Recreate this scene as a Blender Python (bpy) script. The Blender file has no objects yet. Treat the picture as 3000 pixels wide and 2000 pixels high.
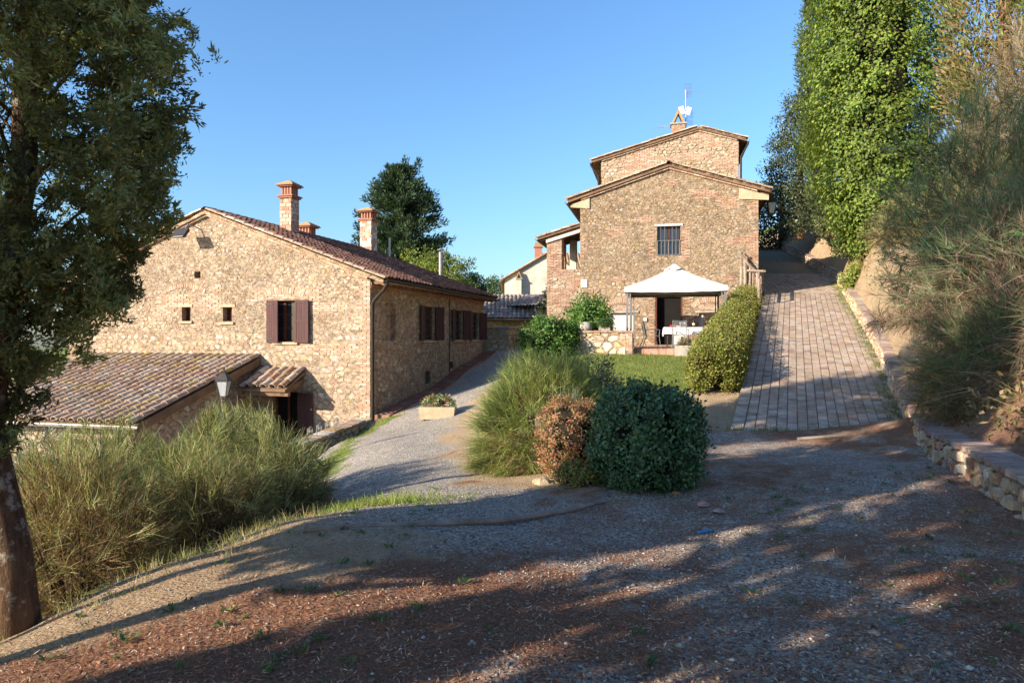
import bpy, math, random
import numpy as np
from mathutils import Vector, Matrix
random.seed(7)
rng = np.random.default_rng(7)
SC = bpy.context.scene
COL = SC.collection
R = math.radians

# ------------------------------------------------------------------ camera, sky, sun, exposure
EYE = 1.65
cam = bpy.data.cameras.new('camera'); camo = bpy.data.objects.new('camera', cam); COL.objects.link(camo)
camo.location = (0, 0, EYE); camo.rotation_euler = (R(90), 0, 0)
cam.sensor_width = 36; cam.lens = 24; cam.shift_y = -0.005; cam.clip_start = 0.05; cam.clip_end = 3000
SC.camera = camo
SUN_AZ, SUN_EL = 58.0, 20.0            # direction the light travels, degrees from +Y towards +X; elevation
w = bpy.data.worlds.new('World'); SC.world = w; w.use_nodes = True
nt = w.node_tree
sky = nt.nodes.new('ShaderNodeTexSky'); sky.sky_type = 'NISHITA'; sky.sun_disc = False
sky.sun_elevation = R(SUN_EL); sky.sun_rotation = R(SUN_AZ + 180)
sky.air_density = 1.35; sky.dust_density = 1.2; sky.ozone_density = 7.0; sky.altitude = 300
bg = nt.nodes['Background']; bg.inputs[1].default_value = 0.098
nt.links.new(sky.outputs[0], bg.inputs[0])
sl = bpy.data.lights.new('sun', 'SUN'); sl.energy = 3.9; sl.angle = R(0.5); sl.color = (1, 0.86, 0.69)
so = bpy.data.objects.new('sun', sl); COL.objects.link(so)
LD = Vector((math.sin(R(SUN_AZ)) * math.cos(R(SUN_EL)), math.cos(R(SUN_AZ)) * math.cos(R(SUN_EL)), -math.sin(R(SUN_EL))))
so.rotation_euler = LD.to_track_quat('-Z', 'Y').to_euler(); so.location = (-20, -15, 20)
SC.view_settings.view_transform = 'Standard'; SC.view_settings.look = 'None'
SC.view_settings.exposure = 1.52; SC.view_settings.gamma = 1
SC.cycles.max_bounces = 6; SC.cycles.diffuse_bounces = 3; SC.cycles.transparent_max_bounces = 6

# ------------------------------------------------------------------ helpers: objects
def props(o, label=None, cat=None, group=None, kind=None):
    if label: o['label'] = label
    if cat: o['category'] = cat
    if group: o['group'] = group
    if kind: o['kind'] = kind
    return o
def thing(name, label, cat, loc=(0, 0, 0), rz=0, group=None):
    o = bpy.data.objects.new(name, None); COL.objects.link(o); o.empty_display_size = .2
    o.location = loc; o.rotation_euler = (0, 0, rz)
    return props(o, label, cat, group)
def link(name, me, mat, parent=None, smooth=False):
    o = bpy.data.objects.new(name, me); COL.objects.link(o)
    if mat is not None and not me.materials: me.materials.append(mat)
    if parent is not None: o.parent = parent
    if smooth: me.polygons.foreach_set('use_smooth', np.ones(len(me.polygons), bool))
    return o
def setcol(me, col):
    a = me.attributes.new('col', 'FLOAT_COLOR', 'FACE')
    n = len(me.polygons); c = np.ones((n, 4), np.float32)
    c[:, :3] = np.asarray(col, np.float32).reshape(-1, 3) if np.ndim(col) > 1 else np.asarray(col, np.float32)[None]
    a.data.foreach_set('color', c.ravel())
def mesh(name, V, F, col=None):
    me = bpy.data.meshes.new(name); me.from_pydata([tuple(v) for v in V], [], [tuple(f) for f in F])
    if col is not None: setcol(me, col)
    return me
def mesh_np(name, V, F, col=None):
    V = np.asarray(V, np.float32); F = np.asarray(F, np.int32); k = F.shape[1]; m = len(F)
    me = bpy.data.meshes.new(name); me.vertices.add(len(V)); me.vertices.foreach_set('co', V.ravel())
    me.loops.add(m * k); me.loops.foreach_set('vertex_index', F.ravel())
    me.polygons.add(m); me.polygons.foreach_set('loop_start', np.arange(0, m * k, k, dtype=np.int32))
    me.update(calc_edges=True)
    if col is not None: setcol(me, col)
    return me
class MB:
    """collects shapes for ONE mesh"""
    def __init__(s): s.V = []; s.F = []; s.C = []; s.c = (.5, .5, .5)
    def add(s, V, F, col=None):
        b = len(s.V); s.V += [tuple(v) for v in V]; s.F += [tuple(i + b for i in f) for f in F]
        s.C += [col or s.c] * len(F); return s
    def box(s, c, d, rz=0, col=None, tilt=None):
        V = [Vector((x * d[0] / 2, y * d[1] / 2, z * d[2] / 2)) for z in (-1, 1) for x, y in ((-1, -1), (1, -1), (1, 1), (-1, 1))]
        M = Matrix.Rotation(rz, 3, 'Z')
        if tilt: M = M @ Matrix.Rotation(tilt[0], 3, tilt[1])
        return s.add([M @ v + Vector(c) for v in V], [(3, 2, 1, 0), (4, 5, 6, 7), (0, 1, 5, 4), (1, 2, 6, 5), (2, 3, 7, 6), (3, 0, 4, 7)], col)
    def b6(s, x0, x1, y0, y1, z0, z1, col=None): return s.box(((x0+x1)/2, (y0+y1)/2, (z0+z1)/2), (abs(x1-x0), abs(y1-y0), abs(z1-z0)), col=col)
    def prism(s, base, vec, col=None):
        n = len(base); v = Vector(vec); B = [Vector(p) for p in base]
        return s.add(B + [p + v for p in B], [tuple(range(n))[::-1], tuple(range(n, 2*n))] + [(i, (i+1) % n, n+(i+1) % n, n+i) for i in range(n)], col)
    def tube(s, pts, r, n=8, col=None, cap=True):
        pts = [Vector(p) for p in pts]; rs = r if hasattr(r, '__len__') else [r] * len(pts)
        V = []; up = None
        for i, p in enumerate(pts):
            t = (pts[min(i+1, len(pts)-1)] - pts[max(i-1, 0)]).normalized()
            if up is None: up = Vector((0, 0, 1)) if abs(t.z) < .9 else Vector((1, 0, 0))
            a = t.cross(up).normalized(); b = a.cross(t).normalized(); up = b
            for k in range(n):
                th = 2*math.pi*k/n + (math.pi/n if n == 4 else 0); V.append(p + (a*math.cos(th) + b*math.sin(th)) * rs[i])
        F = [(i*n+k, i*n+(k+1) % n, (i+1)*n+(k+1) % n, (i+1)*n+k) for i in range(len(pts)-1) for k in range(n)]
        if cap: F += [tuple(range(n))[::-1], tuple(range((len(pts)-1)*n, len(pts)*n))]
        return s.add(V, F, col)
    def lathe(s, c, prof, n=12, col=None, rot=0):
        V = []; c = Vector(c)
        for r, z in prof:
            for k in range(n):
                th = 2*math.pi*k/n + rot; V.append(c + Vector((r*math.cos(th), r*math.sin(th), z)))
        m = len(prof)
        F = [(i*n+k, i*n+(k+1) % n, (i+1)*n+(k+1) % n, (i+1)*n+k) for i in range(m-1) for k in range(n)] + [tuple(range(n))[::-1], tuple(range((m-1)*n, m*n))]
        return s.add(V, F, col)
    def build(s, name, mat, parent=None, smooth=False):
        return link(name, mesh(name, s.V, s.F, s.C), mat, parent, smooth)
class Pieces:
    """single pieces of one kind on one thing: the largest `limit` are objects, the rest one joined part"""
    def __init__(s, name, mat, parent, limit=300, many=None): s.n, s.m, s.p, s.lim, s.items, s.many = name, mat, parent, limit, [], many or name + 's'
    def add(s, V, F, col, size): s.items.append((size, V, F, col))
    def emit(s):
        s.items.sort(key=lambda t: -t[0])
        for sz, V, F, c in s.items[:s.lim]: link(s.n, mesh(s.n, V, F, c), s.m, s.p)
        rest = s.items[s.lim:]
        if rest:
            mb = MB()
            for sz, V, F, c in rest: mb.add(V, F, tuple(c))
            o = mb.build(s.many, s.m, s.p); o['kind'] = 'stuff'
def jit(c, a=.12, h=.04):
    k = 1 + random.uniform(-a, a)
    return tuple(max(.003, x * k * (1 + random.uniform(-h, h))) for x in c)
def pick(pal):
    t = random.random() * sum(p[0] for p in pal)
    for wt, c in pal:
        t -= wt
        if t <= 0: return jit(c)
    return jit(pal[-1][1])

# ------------------------------------------------------------------ materials
class NT:
    def __init__(s, name):
        s.m = bpy.data.materials.new(name); s.m.use_nodes = True; s.t = s.m.node_tree; s.N = s.t.nodes
        s.b = s.N['Principled BSDF']; s.out = s.N['Material Output']
        s.pos = s.N.new('ShaderNodeNewGeometry').outputs['Position']
    def L(s, a, b): s.t.links.new(a, b)
    def noise(s, scale, detail=3, rough=.6, stretch=None, off=0):
        n = s.N.new('ShaderNodeTexNoise'); n.inputs['Scale'].default_value = scale; n.inputs['Detail'].default_value = detail; n.inputs['Roughness'].default_value = rough
        mp = s.N.new('ShaderNodeMapping'); s.L(s.pos, mp.inputs[0]); mp.inputs['Scale'].default_value = stretch or (1, 1, 1); mp.inputs['Location'].default_value = (off, off*.7, off*1.3)
        s.L(mp.outputs[0], n.inputs['Vector']); return n.outputs['Fac']
    def voro(s, scale, feat='F1', out='Distance', stretch=None):
        n = s.N.new('ShaderNodeTexVoronoi'); n.feature = feat; n.inputs['Scale'].default_value = scale
        mp = s.N.new('ShaderNodeMapping'); s.L(s.pos, mp.inputs[0]); mp.inputs['Scale'].default_value = stretch or (1, 1, 1); s.L(mp.outputs[0], n.inputs['Vector'])
        return n.outputs[out]
    def rng(s, x, a, b, c, d, clamp=True):
        n = s.N.new('ShaderNodeMapRange'); s.L(x, n.inputs[0]); n.clamp = clamp
        for i, v in enumerate((a, b, c, d)): n.inputs[i+1].default_value = v
        return n.outputs[0]
    def math(s, op, a, b):
        n = s.N.new('ShaderNodeMath'); n.operation = op
        for i, v in enumerate((a, b)):
            if isinstance(v, (int, float)): n.inputs[i].default_value = v
            else: s.L(v, n.inputs[i])
        return n.outputs[0]
    def mix(s, f, a, b, mode='MIX'):
        n = s.N.new('ShaderNodeMix'); n.data_type = 'RGBA'; n.blend_type = mode
        for i, v in ((0, f), (6, a), (7, b)):
            if isinstance(v, (int, float)): n.inputs[i].default_value = v
            elif isinstance(v, tuple): n.inputs[i].default_value = (*v[:3], 1)
            else: s.L(v, n.inputs[i])
        return n.outputs[2]
    def mul(s, c, f):
        n = s.N.new('ShaderNodeVectorMath'); n.operation = 'SCALE'; 
        if isinstance(c, tuple): n.inputs[0].default_value = c[:3]
        else: s.L(c, n.inputs[0])
        s.L(f, n.inputs['Scale']); return n.outputs[0]
    def attr(s, name='col'):
        n = s.N.new('ShaderNodeAttribute'); n.attribute_name = name; return n
    def bump(s, h, st=.5, dist=.02):
        n = s.N.new('ShaderNodeBump'); n.inputs['Strength'].default_value = st; n.inputs['Distance'].default_value = dist; s.L(h, n.inputs['Height']); s.L(n.outputs[0], s.b.inputs['Normal'])
    def fin(s, col, rough=.85, spec=.25, metal=0):
        if isinstance(col, tuple): s.b.inputs['Base Color'].default_value = (*col[:3], 1)
        else: s.L(col, s.b.inputs['Base Color'])
        if isinstance(rough, (int, float)): s.b.inputs['Roughness'].default_value = rough
        else: s.L(rough, s.b.inputs['Roughness'])
        s.b.inputs['Specular IOR Level'].default_value = spec; s.b.inputs['Metallic'].default_value = metal
        return s.m
def M_attr(name, sc=9, lo=.7, hi=1.3, fine=60, rough=.9, bump=.6, dist=.012, stain=None, st_amt=.5, st_sc=1.5, spec=.2):
    n = NT(name); a = n.attr().outputs['Color']
    c = n.mul(a, n.rng(n.noise(sc, 4), .3, .7, lo, hi)); c = n.mul(c, n.rng(n.noise(fine, 3), .3, .7, .82, 1.18))
    if stain: c = n.mix(n.math('MULTIPLY', n.rng(n.noise(st_sc, 5, .65, off=3), .5, .68, 0, 1), st_amt), c, stain)
    n.bump(n.noise(fine*.6, 5, .7), bump, dist); return n.fin(c, rough, spec)
def M_plain(name, c1, c2=None, sc=4, fine=50, rough=.85, bump=.3, dist=.01, stretch=None, spec=.25, metal=0):
    n = NT(name); c2 = c2 or tuple(x*.7 for x in c1)
    c = n.mix(n.rng(n.noise(sc, 5, .65, stretch), .35, .65, 0, 1), c1, c2); c = n.mul(c, n.rng(n.noise(fine, 3, .6, stretch), .3, .7, .85, 1.15))
    if bump: n.bump(n.noise(fine, 4, .7, stretch), bump, dist)
    return n.fin(c, rough, spec, metal)
def M_mortar(name, c1, c2, c3):
    n = NT(name)
    c = n.mix(n.rng(n.noise(1.1, 6, .65), .4, .62, 0, 1), c1, c2)
    c = n.mix(n.rng(n.noise(3.7, 6, .7, off=5), .52, .72, 0, .8), c, c3)
    def wv(sc, feat, out):
        v = n.N.new('ShaderNodeTexVoronoi'); v.feature = feat; v.inputs['Scale'].default_value = sc; v.inputs['Randomness'].default_value = 1
        ns = n.N.new('ShaderNodeTexNoise'); ns.inputs['Scale'].default_value = 7; ns.inputs['Detail'].default_value = 4; n.L(n.pos, ns.inputs['Vector'])
        a_ = n.N.new('ShaderNodeVectorMath'); a_.operation = 'MULTIPLY_ADD'; a_.inputs[1].default_value = (.16, .16, .16); n.L(ns.outputs['Color'], a_.inputs[0]); n.L(n.pos, a_.inputs[2])
        mp = n.N.new('ShaderNodeMapping'); mp.inputs['Scale'].default_value = (1, 1, 1.5); n.L(a_.outputs[0], mp.inputs[0]); n.L(mp.outputs[0], v.inputs['Vector']); return v.outputs[out]
    cell = n.N.new('ShaderNodeSeparateColor'); n.L(wv(9.5, 'F1', 'Color'), cell.inputs[0])
    c = n.mul(c, n.rng(cell.outputs[0], 0, 1, .72, 1.30)); c = n.mix(n.rng(cell.outputs[1], .80, .95, 0, .55), c, tuple(min(1, x*1.7) for x in c1)); c = n.mix(n.rng(cell.outputs[2], .84, .95, 0, .6), c, (c1[0]*.95, c1[1]*.68, c1[2]*.55))
    crev = n.math('MULTIPLY', n.rng(wv(9.5, 'DISTANCE_TO_EDGE', 'Distance'), .0, .09, 1, 0), n.rng(n.noise(5, 4, .7, off=8), .42, .62, 0, 1))
    c = n.mix(n.math('MULTIPLY', crev, .32), c, tuple(x*.30 for x in c3))
    c = n.mul(c, n.rng(n.noise(34, 5, .8), .3, .7, .62, 1.32))
    n.bump(n.math('SUBTRACT', n.noise(22, 6, .8), n.math('MULTIPLY', crev, .8)), 1.0, .035); return n.fin(c, .95, .1)
def M_leaf(name, trans=.35, rough=.55, spec=.35):
    n = NT(name); a = n.attr().outputs['Color']; c = n.mul(a, n.rng(n.noise(2.2, 3), .3, .7, .75, 1.25))
    n.fin(c, rough, spec)
    tr = n.N.new('ShaderNodeBsdfTranslucent'); n.L(n.mix(1, c, (1.25, 1.2, .6), 'MULTIPLY'), tr.inputs[0])
    mx = n.N.new('ShaderNodeMixShader'); mx.inputs[0].default_value = trans
    n.L(n.b.outputs[0], mx.inputs[1]); n.L(tr.outputs[0], mx.inputs[2]); n.L(mx.outputs[0], n.out.inputs[0]); return n.m
m_mortar_l = M_mortar('mortar_sand', (.385, .30, .215), (.335, .255, .175), (.28, .215, .15))
m_mortar_r = M_mortar('mortar_weathered', (.315, .24, .162), (.235, .172, .112), (.335, .27, .195))
m_mortar_s = M_mortar('mortar_side', (.42, .305, .20), (.35, .245, .155), (.39, .31, .22))
m_stone = M_attr('rubble_stone', 7, .68, 1.28, 38, .92, .9, .02)
m_brick = M_attr('old_brick', 10, .7, 1.25, 70, .92, .6, .008, (.40, .33, .26), .55, 2.5)
m_tile = M_attr('roof_tile', 9, .6, 1.3, 55, .92, .7, .012, (.40, .37, .31), .75, 3.5)
m_tile_red = M_attr('roof_tile_red', 8, .6, 1.3, 55, .9, .6, .01, (.22, .13, .09), .4, 1.2)
m_paver = M_attr('paver', 5, .75, 1.2, 55, .9, .6, .008, (.46, .43, .40), .75, 2.6)
m_leaf = M_leaf('leaf'); m_leaf_dull = M_leaf('leaf_waxy', .15, .45, .5); m_needle = M_leaf('needle', .25, .7, .2); m_twig = M_leaf('twig', .28, .85, .1)
m_shutter = M_plain('shutter_wood', (.085, .036, .034), (.055, .025, .025), 3, 40, .7, .5, .004, (3, 3, .4))
m_frame = M_plain('frame_wood', (.12, .035, .02), None, 5, 60, .6, .2, .003)
m_beam = M_plain('beam_wood', (.22, .14, .085), (.13, .08, .05), 2, 40, .9, .6, .01, (1, 1, 1))
m_oldwood = M_plain('weathered_wood', (.36, .29, .23), (.20, .15, .11), 3, 45, .95, .8, .01)
def M_bark():
    n = NT('bark'); c = n.mix(n.rng(n.noise(9, 5, .7, (1, 1, .25)), .38, .62, 0, 1), (.17, .105, .065), (.055, .036, .025))
    c = n.mix(n.rng(n.noise(7, 6, .75, off=4), .54, .62, 0, .85), c, (.34, .33, .27)); n.bump(n.noise(16, 6, .75, (1, 1, .25)), 1.0, .06); return n.fin(c, .95, .1)
m_bark = M_bark()
m_iron = M_plain('dark_iron', (.022, .022, .022), (.04, .032, .028), 9, 60, .55, .15, .002, spec=.4)
m_pipe = M_plain('painted_pipe', (.030, .024, .021), (.045, .034, .028), 5, 50, .75, .1, .002, spec=.12)
m_grey = M_plain('grey_metal', (.16, .165, .17), (.12, .12, .125), 6, 60, .5, .1, .002, spec=.5)
m_zinc = M_plain('zinc', (.33, .33, .33), (.24, .23, .22), 3, 40, .45, .1, .003, spec=.5, metal=.3)
m_white = M_plain('white_canvas', (.66, .645, .61), (.58, .57, .535), 3, 200, .85, .15, .002)
m_cloth = M_plain('table_cloth', (.74, .73, .73), (.69, .68, .69), 3, 150, .9, .1, .002)
m_plaster = M_plain('pale_plaster', (.66, .60, .52), (.50, .44, .36), 1.2, 20, .95, .4, .01)
m_panel = M_plain('grey_panel', (.56, .54, .52), (.48, .46, .44), 3, 40, .9, .2, .005)
m_concrete = M_plain('old_concrete', (.42, .38, .33), (.27, .24, .20), 4, 30, .95, .8, .02)
m_terra = M_plain('terracotta_floor', (.40, .19, .13), (.33, .16, .11), 3, 40, .9, .4, .006)
m_tuff = M_plain('tuff', (.50, .40, .27), (.40, .30, .19), 5, 30, .95, .8, .02)
m_red = M_plain('tomato', (.55, .03, .02), (.45, .03, .02), 8, 60, .3, 0)
m_blue = M_plain('blue_plastic', (.02, .25, .55), None, 8, 60, .4, .1)
m_glass = M_plain('window_glass', (.018, .022, .028), (.03, .034, .04), 2, 10, .06, 0, spec=.6)
m_bottle = M_plain('bottle_glass', (.008, .012, .007), None, 5, 30, .08, 0, spec=.6)
m_dark = M_plain('opening_shade', (.012, .010, .009), (.008, .007, .006), 2, 20, .95, 0)  # near-black colour stands in for the shade inside openings
m_lampglass = M_plain('lamp_glass', (.42, .45, .46), (.34, .36, .37), 5, 30, .15, 0, spec=.5)

# ------------------------------------------------------------------ terrain
CT = np.array([
 (0,0,0),(0,3,0),(3,3,.05),(-2,3,-.06),(4.4,5.85,.1),(5.3,8,.06),(6,10,-.06),(3,6,.03),(0,5,-.02),(1.5,6.5,-.04),(3.5,9,-.03),(5.4,11.8,-.13),(3.6,11.8,-.1),(0,-6,.05),(8,-6,.3),(-6,-6,-.5),
 (-3.3,4.6,-.34),(-3.2,4.1,-.26),(-2.97,5.3,-.2),(-2.46,5.8,-.14),(-2.24,6.4,-.1),(-1.7,6.9,-.12),(-1,6.5,-.06),(-.3,7.2,-.12),
 (-4.3,5.4,-.95),(-3.7,6.3,-.85),(-3.1,7.3,-.8),(-2.5,8.2,-.55),(-5.2,6.6,-1.5),(-5,4,-.95),(-6,2,-1.2),(-4.2,2.4,-.5),(-6,-2,-.9),(-5,9,-1.6),(-4,9.5,-1.2),(-3.6,12,-1.0),
 (-1.4,8.6,-.28),(-2.4,11,-.5),(-1.2,11,-.4),(-2.6,14,-.62),(-1.5,14,-.5),(-2.6,17,-.72),(-4.3,17,-1.0),(-3.5,18.6,-.85),(-1.4,18,-.5),(-4.15,20,-.85),(-2.6,22,-.35),(-1.2,24,-.02),(-2.0,27,.35),(-.6,28,.62),(-1.2,30.3,.95),(0,33,1.25),(0,40,1.75),(0,60,2.6),(-12,60,1.5),(-3,45,1.7),(9,45,3),
 (-9,14,-2.3),(-6.5,18.5,-1.95),(-5.6,17,-1.8),(-6,12,-1.75),(-14,15,-2.6),(-12,8,-2.4),(-8,10,-2.0),(-20,20,-3.6),(-40,20,-8),(-40,60,-8),(-80,100,-14),(-20,45,-2),
 (0,10,-.3),(.6,9.6,-.22),(1.6,9,-.06),(1.5,13,.08),(.3,14,-.15),(3,12.5,-.02),(2.9,17,.49),(4.6,16,.42),(1,17,.25),(.6,20,.35),(2,22.3,.98),(5.5,22.3,1.0),(7,22,1.05),(4,26,1.1),(8,27,1.15),(0,24,.5),(.5,27,.9),(6,18.5,.75),
 (12,-6,1.5),(30,0,3),(30,30,6),(40,80,6),(0,150,2),(150,150,4),(-150,150,-18),(0,400,0),(300,0,5),(-300,0,-25),(0,-60,1),(-60,-40,-6)], float)
def _phi(r): return np.sqrt(r*r + .16)
_d = _phi(np.hypot(CT[:, None, 0]-CT[None, :, 0], CT[:, None, 1]-CT[None, :, 1]))
_n = len(CT); _A = np.zeros((_n+1, _n+1)); _A[:_n, :_n] = _d + np.eye(_n)*.02*-1; _A[:_n, _n] = 1; _A[_n, :_n] = 1
_w = np.linalg.solve(_A, np.append(CT[:, 2], 0))
RLY = [12.5, 28, 31, 45, 60]; RLX = [3.97, 10.35, 11.05, 14.2, 17.5]
WY = [-8, 3, 5.7, 7.4, 9.2, 11, 12.6, 19.6, 26, 31, 45, 60]; WX = [1.6, 3.5, 4.33, 4.98, 5.7, 6.55, 7.4, 10.35, 12.8, 14.75, 17.8, 21.5]
def ramp_left(y): return np.interp(y, RLY, RLX)
def wall_x(y): return np.interp(y, WY, WX)
def ramp_z(x, y):
    y = np.asarray(y, float); s = np.clip(y, 12.5, 46) - 12.5
    return -.10 + .234*(s - 1.2*(1-np.exp(-s/1.2))*.35) - .03*np.clip(np.asarray(x)-ramp_left(y), 0, 4)*np.exp(-s/3)
def wall_h(y): return np.interp(y, [0, 9, 16], [.34, .36, .50])
def sstep(a, b, x): t = np.clip((x-a)/(b-a), 0, 1); return t*t*(3-2*t)
def vnoise(x, y, f, seed=0):
    xi = np.floor(x*f).astype(np.int64); yi = np.floor(y*f).astype(np.int64); xf = x*f-xi; yf = y*f-yi
    def h(a, b): n = (a*374761393 + b*668265263 + seed*1442695) & 0x7fffffff; n = ((n ^ (n >> 13))*1274126177) & 0x7fffffff; return (n ^ (n >> 16) & 0xffff) % 65536/65536.
    u = xf*xf*(3-2*xf); v = yf*yf*(3-2*yf)
    return (h(xi, yi)*(1-u)+h(xi+1, yi)*u)*(1-v) + (h(xi, yi+1)*(1-u)+h(xi+1, yi+1)*u)*v - .5
def ground(x, y, rough=True):
    x = np.atleast_1d(np.asarray(x, float)); y = np.atleast_1d(np.asarray(y, float)); z = np.empty_like(x)
    for i in range(0, len(x), 20000):
        q = slice(i, i+20000); d = _phi(np.hypot(x[q, None]-CT[None, :, 0], y[q, None]-CT[None, :, 1])); z[q] = d @ _w[:_n] + _w[_n]
    if rough: z = z + .05*vnoise(x, y, .9, 1)*sstep(40, 8, y) + .018*vnoise(x, y, 3.1, 2) + .010*vnoise(x, y, 9, 3)
    W = wall_x(y); onr = y > 12.5
    rz = ramp_z(x, y)
    z = np.where(onr, z + (rz-.10-z)*sstep(-.55, -.05, x-ramp_left(y)), z)
    zw = np.where(onr, ramp_z(W, y), np.interp(y, [-8, 5.7, 8, 10, 12.5], [.25, .1, .06, -.06, -.2]))
    d = x - W - .17
    k = sstep(13, 17, y)
    prof = (1-k)*(.62*d) + k*(np.minimum(2.4*d, 1.5 + .55*d)); prof = np.minimum(prof, 5 + .22*prof)
    bz = zw + wall_h(y)-.10 + prof + (.6*vnoise(x, y, .7, 5) + .3*vnoise(x, y, 2.2, 6) + .12*vnoise(x, y, 6, 7))*np.clip(d, 0, 1) if rough else zw + wall_h(y)-.10 + prof
    return np.where(d > 0, bz, z)
def gz(x, y): return float(ground([x], [y], False)[0])
def spaced(a, b, st): return np.arange(a, b, st)
xs = np.unique(np.round(np.concatenate([[-600, -400, -250, -150, -100, -70, -50, -40, -32, -26], spaced(-22, -8, .6), spaced(-8, 8, .085), spaced(8, 19, .16), spaced(19, 40, 1.2), [45, 55, 70, 100, 150, 250, 400, 600]]), 4))
ys = np.unique(np.round(np.concatenate([[-200, -100, -60, -40, -28], spaced(-20, 1.6, .5), spaced(1.6, 10, .075), spaced(10, 24, .15), spaced(24, 48, .35), spaced(48, 80, 2), [90, 110, 140, 180, 240, 320, 450, 700, 1200]]), 4))
GX, GY = np.meshgrid(xs, ys); GZ = ground(GX.ravel(), GY.ravel())
nx, ny = len(xs), len(ys)
ii = (np.arange(ny-1)[:, None]*nx + np.arange(nx-1)[None]).ravel()
gme = mesh_np('ground', np.stack([GX.ravel(), GY.ravel(), GZ], 1), np.stack([ii, ii+1, ii+nx+1, ii+nx], 1))
# zones (what the ground is made of): gravel, grass, needle litter
PC = np.array([(1.0, 5.5), (-1.55, 8.0), (-2.1, 10.5), (-2.5, 14), (-2.5, 18), (-1.3, 23), (-.6, 28), (-.1, 34), (0, 45)])
def path_dist(x, y):
    best = np.full(x.shape, 1e9)
    for (a, b) in zip(PC[:-1], PC[1:]):
        ab = b-a; t = np.clip(((x-a[0])*ab[0]+(y-a[1])*ab[1])/(ab@ab), 0, 1); best = np.minimum(best, np.hypot(x-a[0]-t*ab[0], y-a[1]-t*ab[1]))
    return best
def zones(x, y):
    wob = .7*vnoise(x, y, .7, 8) + .55*vnoise(x, y, 2.2, 9) + .4*vnoise(x, y, 6, 10) + .3*vnoise(x, y, 14, 11)
    pd = path_dist(x, y)
    grav = sstep(1.45, .75, pd + wob*.7)
    low = sstep(-3.3, -4.4, x + .4*wob - .1*(y-5)) * (y > 6.5) * (x > -16) * (y < 19.5)
    grav = np.maximum(grav, low)
    fore = sstep(.5, -.3, y - np.interp(x, [-2.5, .5, 1.6, 3], [7.0, 7.2, 8.2, 12.4]) + wob*.6)*(x > -3)*(x < wall_x(y)+.2)
    gm = sstep(-.5, .6, wob + .12) * fore * sstep(-2.6, .4, x)*.85; gm = np.maximum(gm, fore*sstep(.55, .1, np.abs(np.hypot(x-1.0, y-9.5)-3.6)/2.2 + wob*.5)*.9)
    grav = np.maximum(grav, gm)
    lawn = sstep(13.6, 15.2, y + wob)*sstep(24, 23, y)*sstep(.3, 1.2, x)*sstep(.1, .8, ramp_left(y)-x+.3*wob - .25*sstep(19, 15, y)*3.0)
    edge = sstep(.5, .1, np.abs(pd-1.5)+.9*wob)*(y > 7)*(y < 20)*(x < -1.5)*.9
    far = sstep(31, 34, y)*(x < 8)*.9
    patch = sstep(.85, .35, np.hypot((x+1.75)/.95, (y-7.35)/.5)+.3*wob)*1.0
    grass = np.clip(np.maximum.reduce([lawn, edge, far, patch]), 0, 1)
    grass = np.where(x > wall_x(y), .25*sstep(0, .4, wob), grass)
    grass = np.maximum(grass, sstep(60, 90, np.hypot(x, y)))
    litter = fore*sstep(-.65, .55, -wob+.20+.25*sstep(0, -2, x)+.30*sstep(4.8, 3.2, y))*(1-gm*.45)*sstep(-3.5, -2.7, x+.2*wob+.12*(y-4))*.9
    litter = np.maximum(litter, .8*sstep(-.05, .3, wob)*(y < 13)*(x > -2.5)*(x < 7)*(1-.8*gm)*sstep(.7, 1.2, pd+.3*wob))
    litter = np.where((x > wall_x(y)) & (y < 14), .7, litter)
    litter = litter*np.where((x < .2) & (y < 8), .25+.75*sstep(4.85, 4.3, -.53*x+.848*y+.35*wob), 1)  # litter cut along the shadow direction, paints the sunlit sandy crest paler
    return grav, grass, litter
zz = zones(GX.ravel(), GY.ravel())
a = gme.attributes.new('zone', 'FLOAT_COLOR', 'POINT')
zc = np.ones((nx*ny, 4), np.float32); zc[:, 0], zc[:, 1], zc[:, 2] = zz; zc[:, 3] = sstep(.5, -.3, GY.ravel() - np.interp(GX.ravel(), [-2.5, .5, 1.6, 3], [7.0, 7.2, 8.2, 12.4])); a.data.foreach_set('color', zc.ravel())
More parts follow.
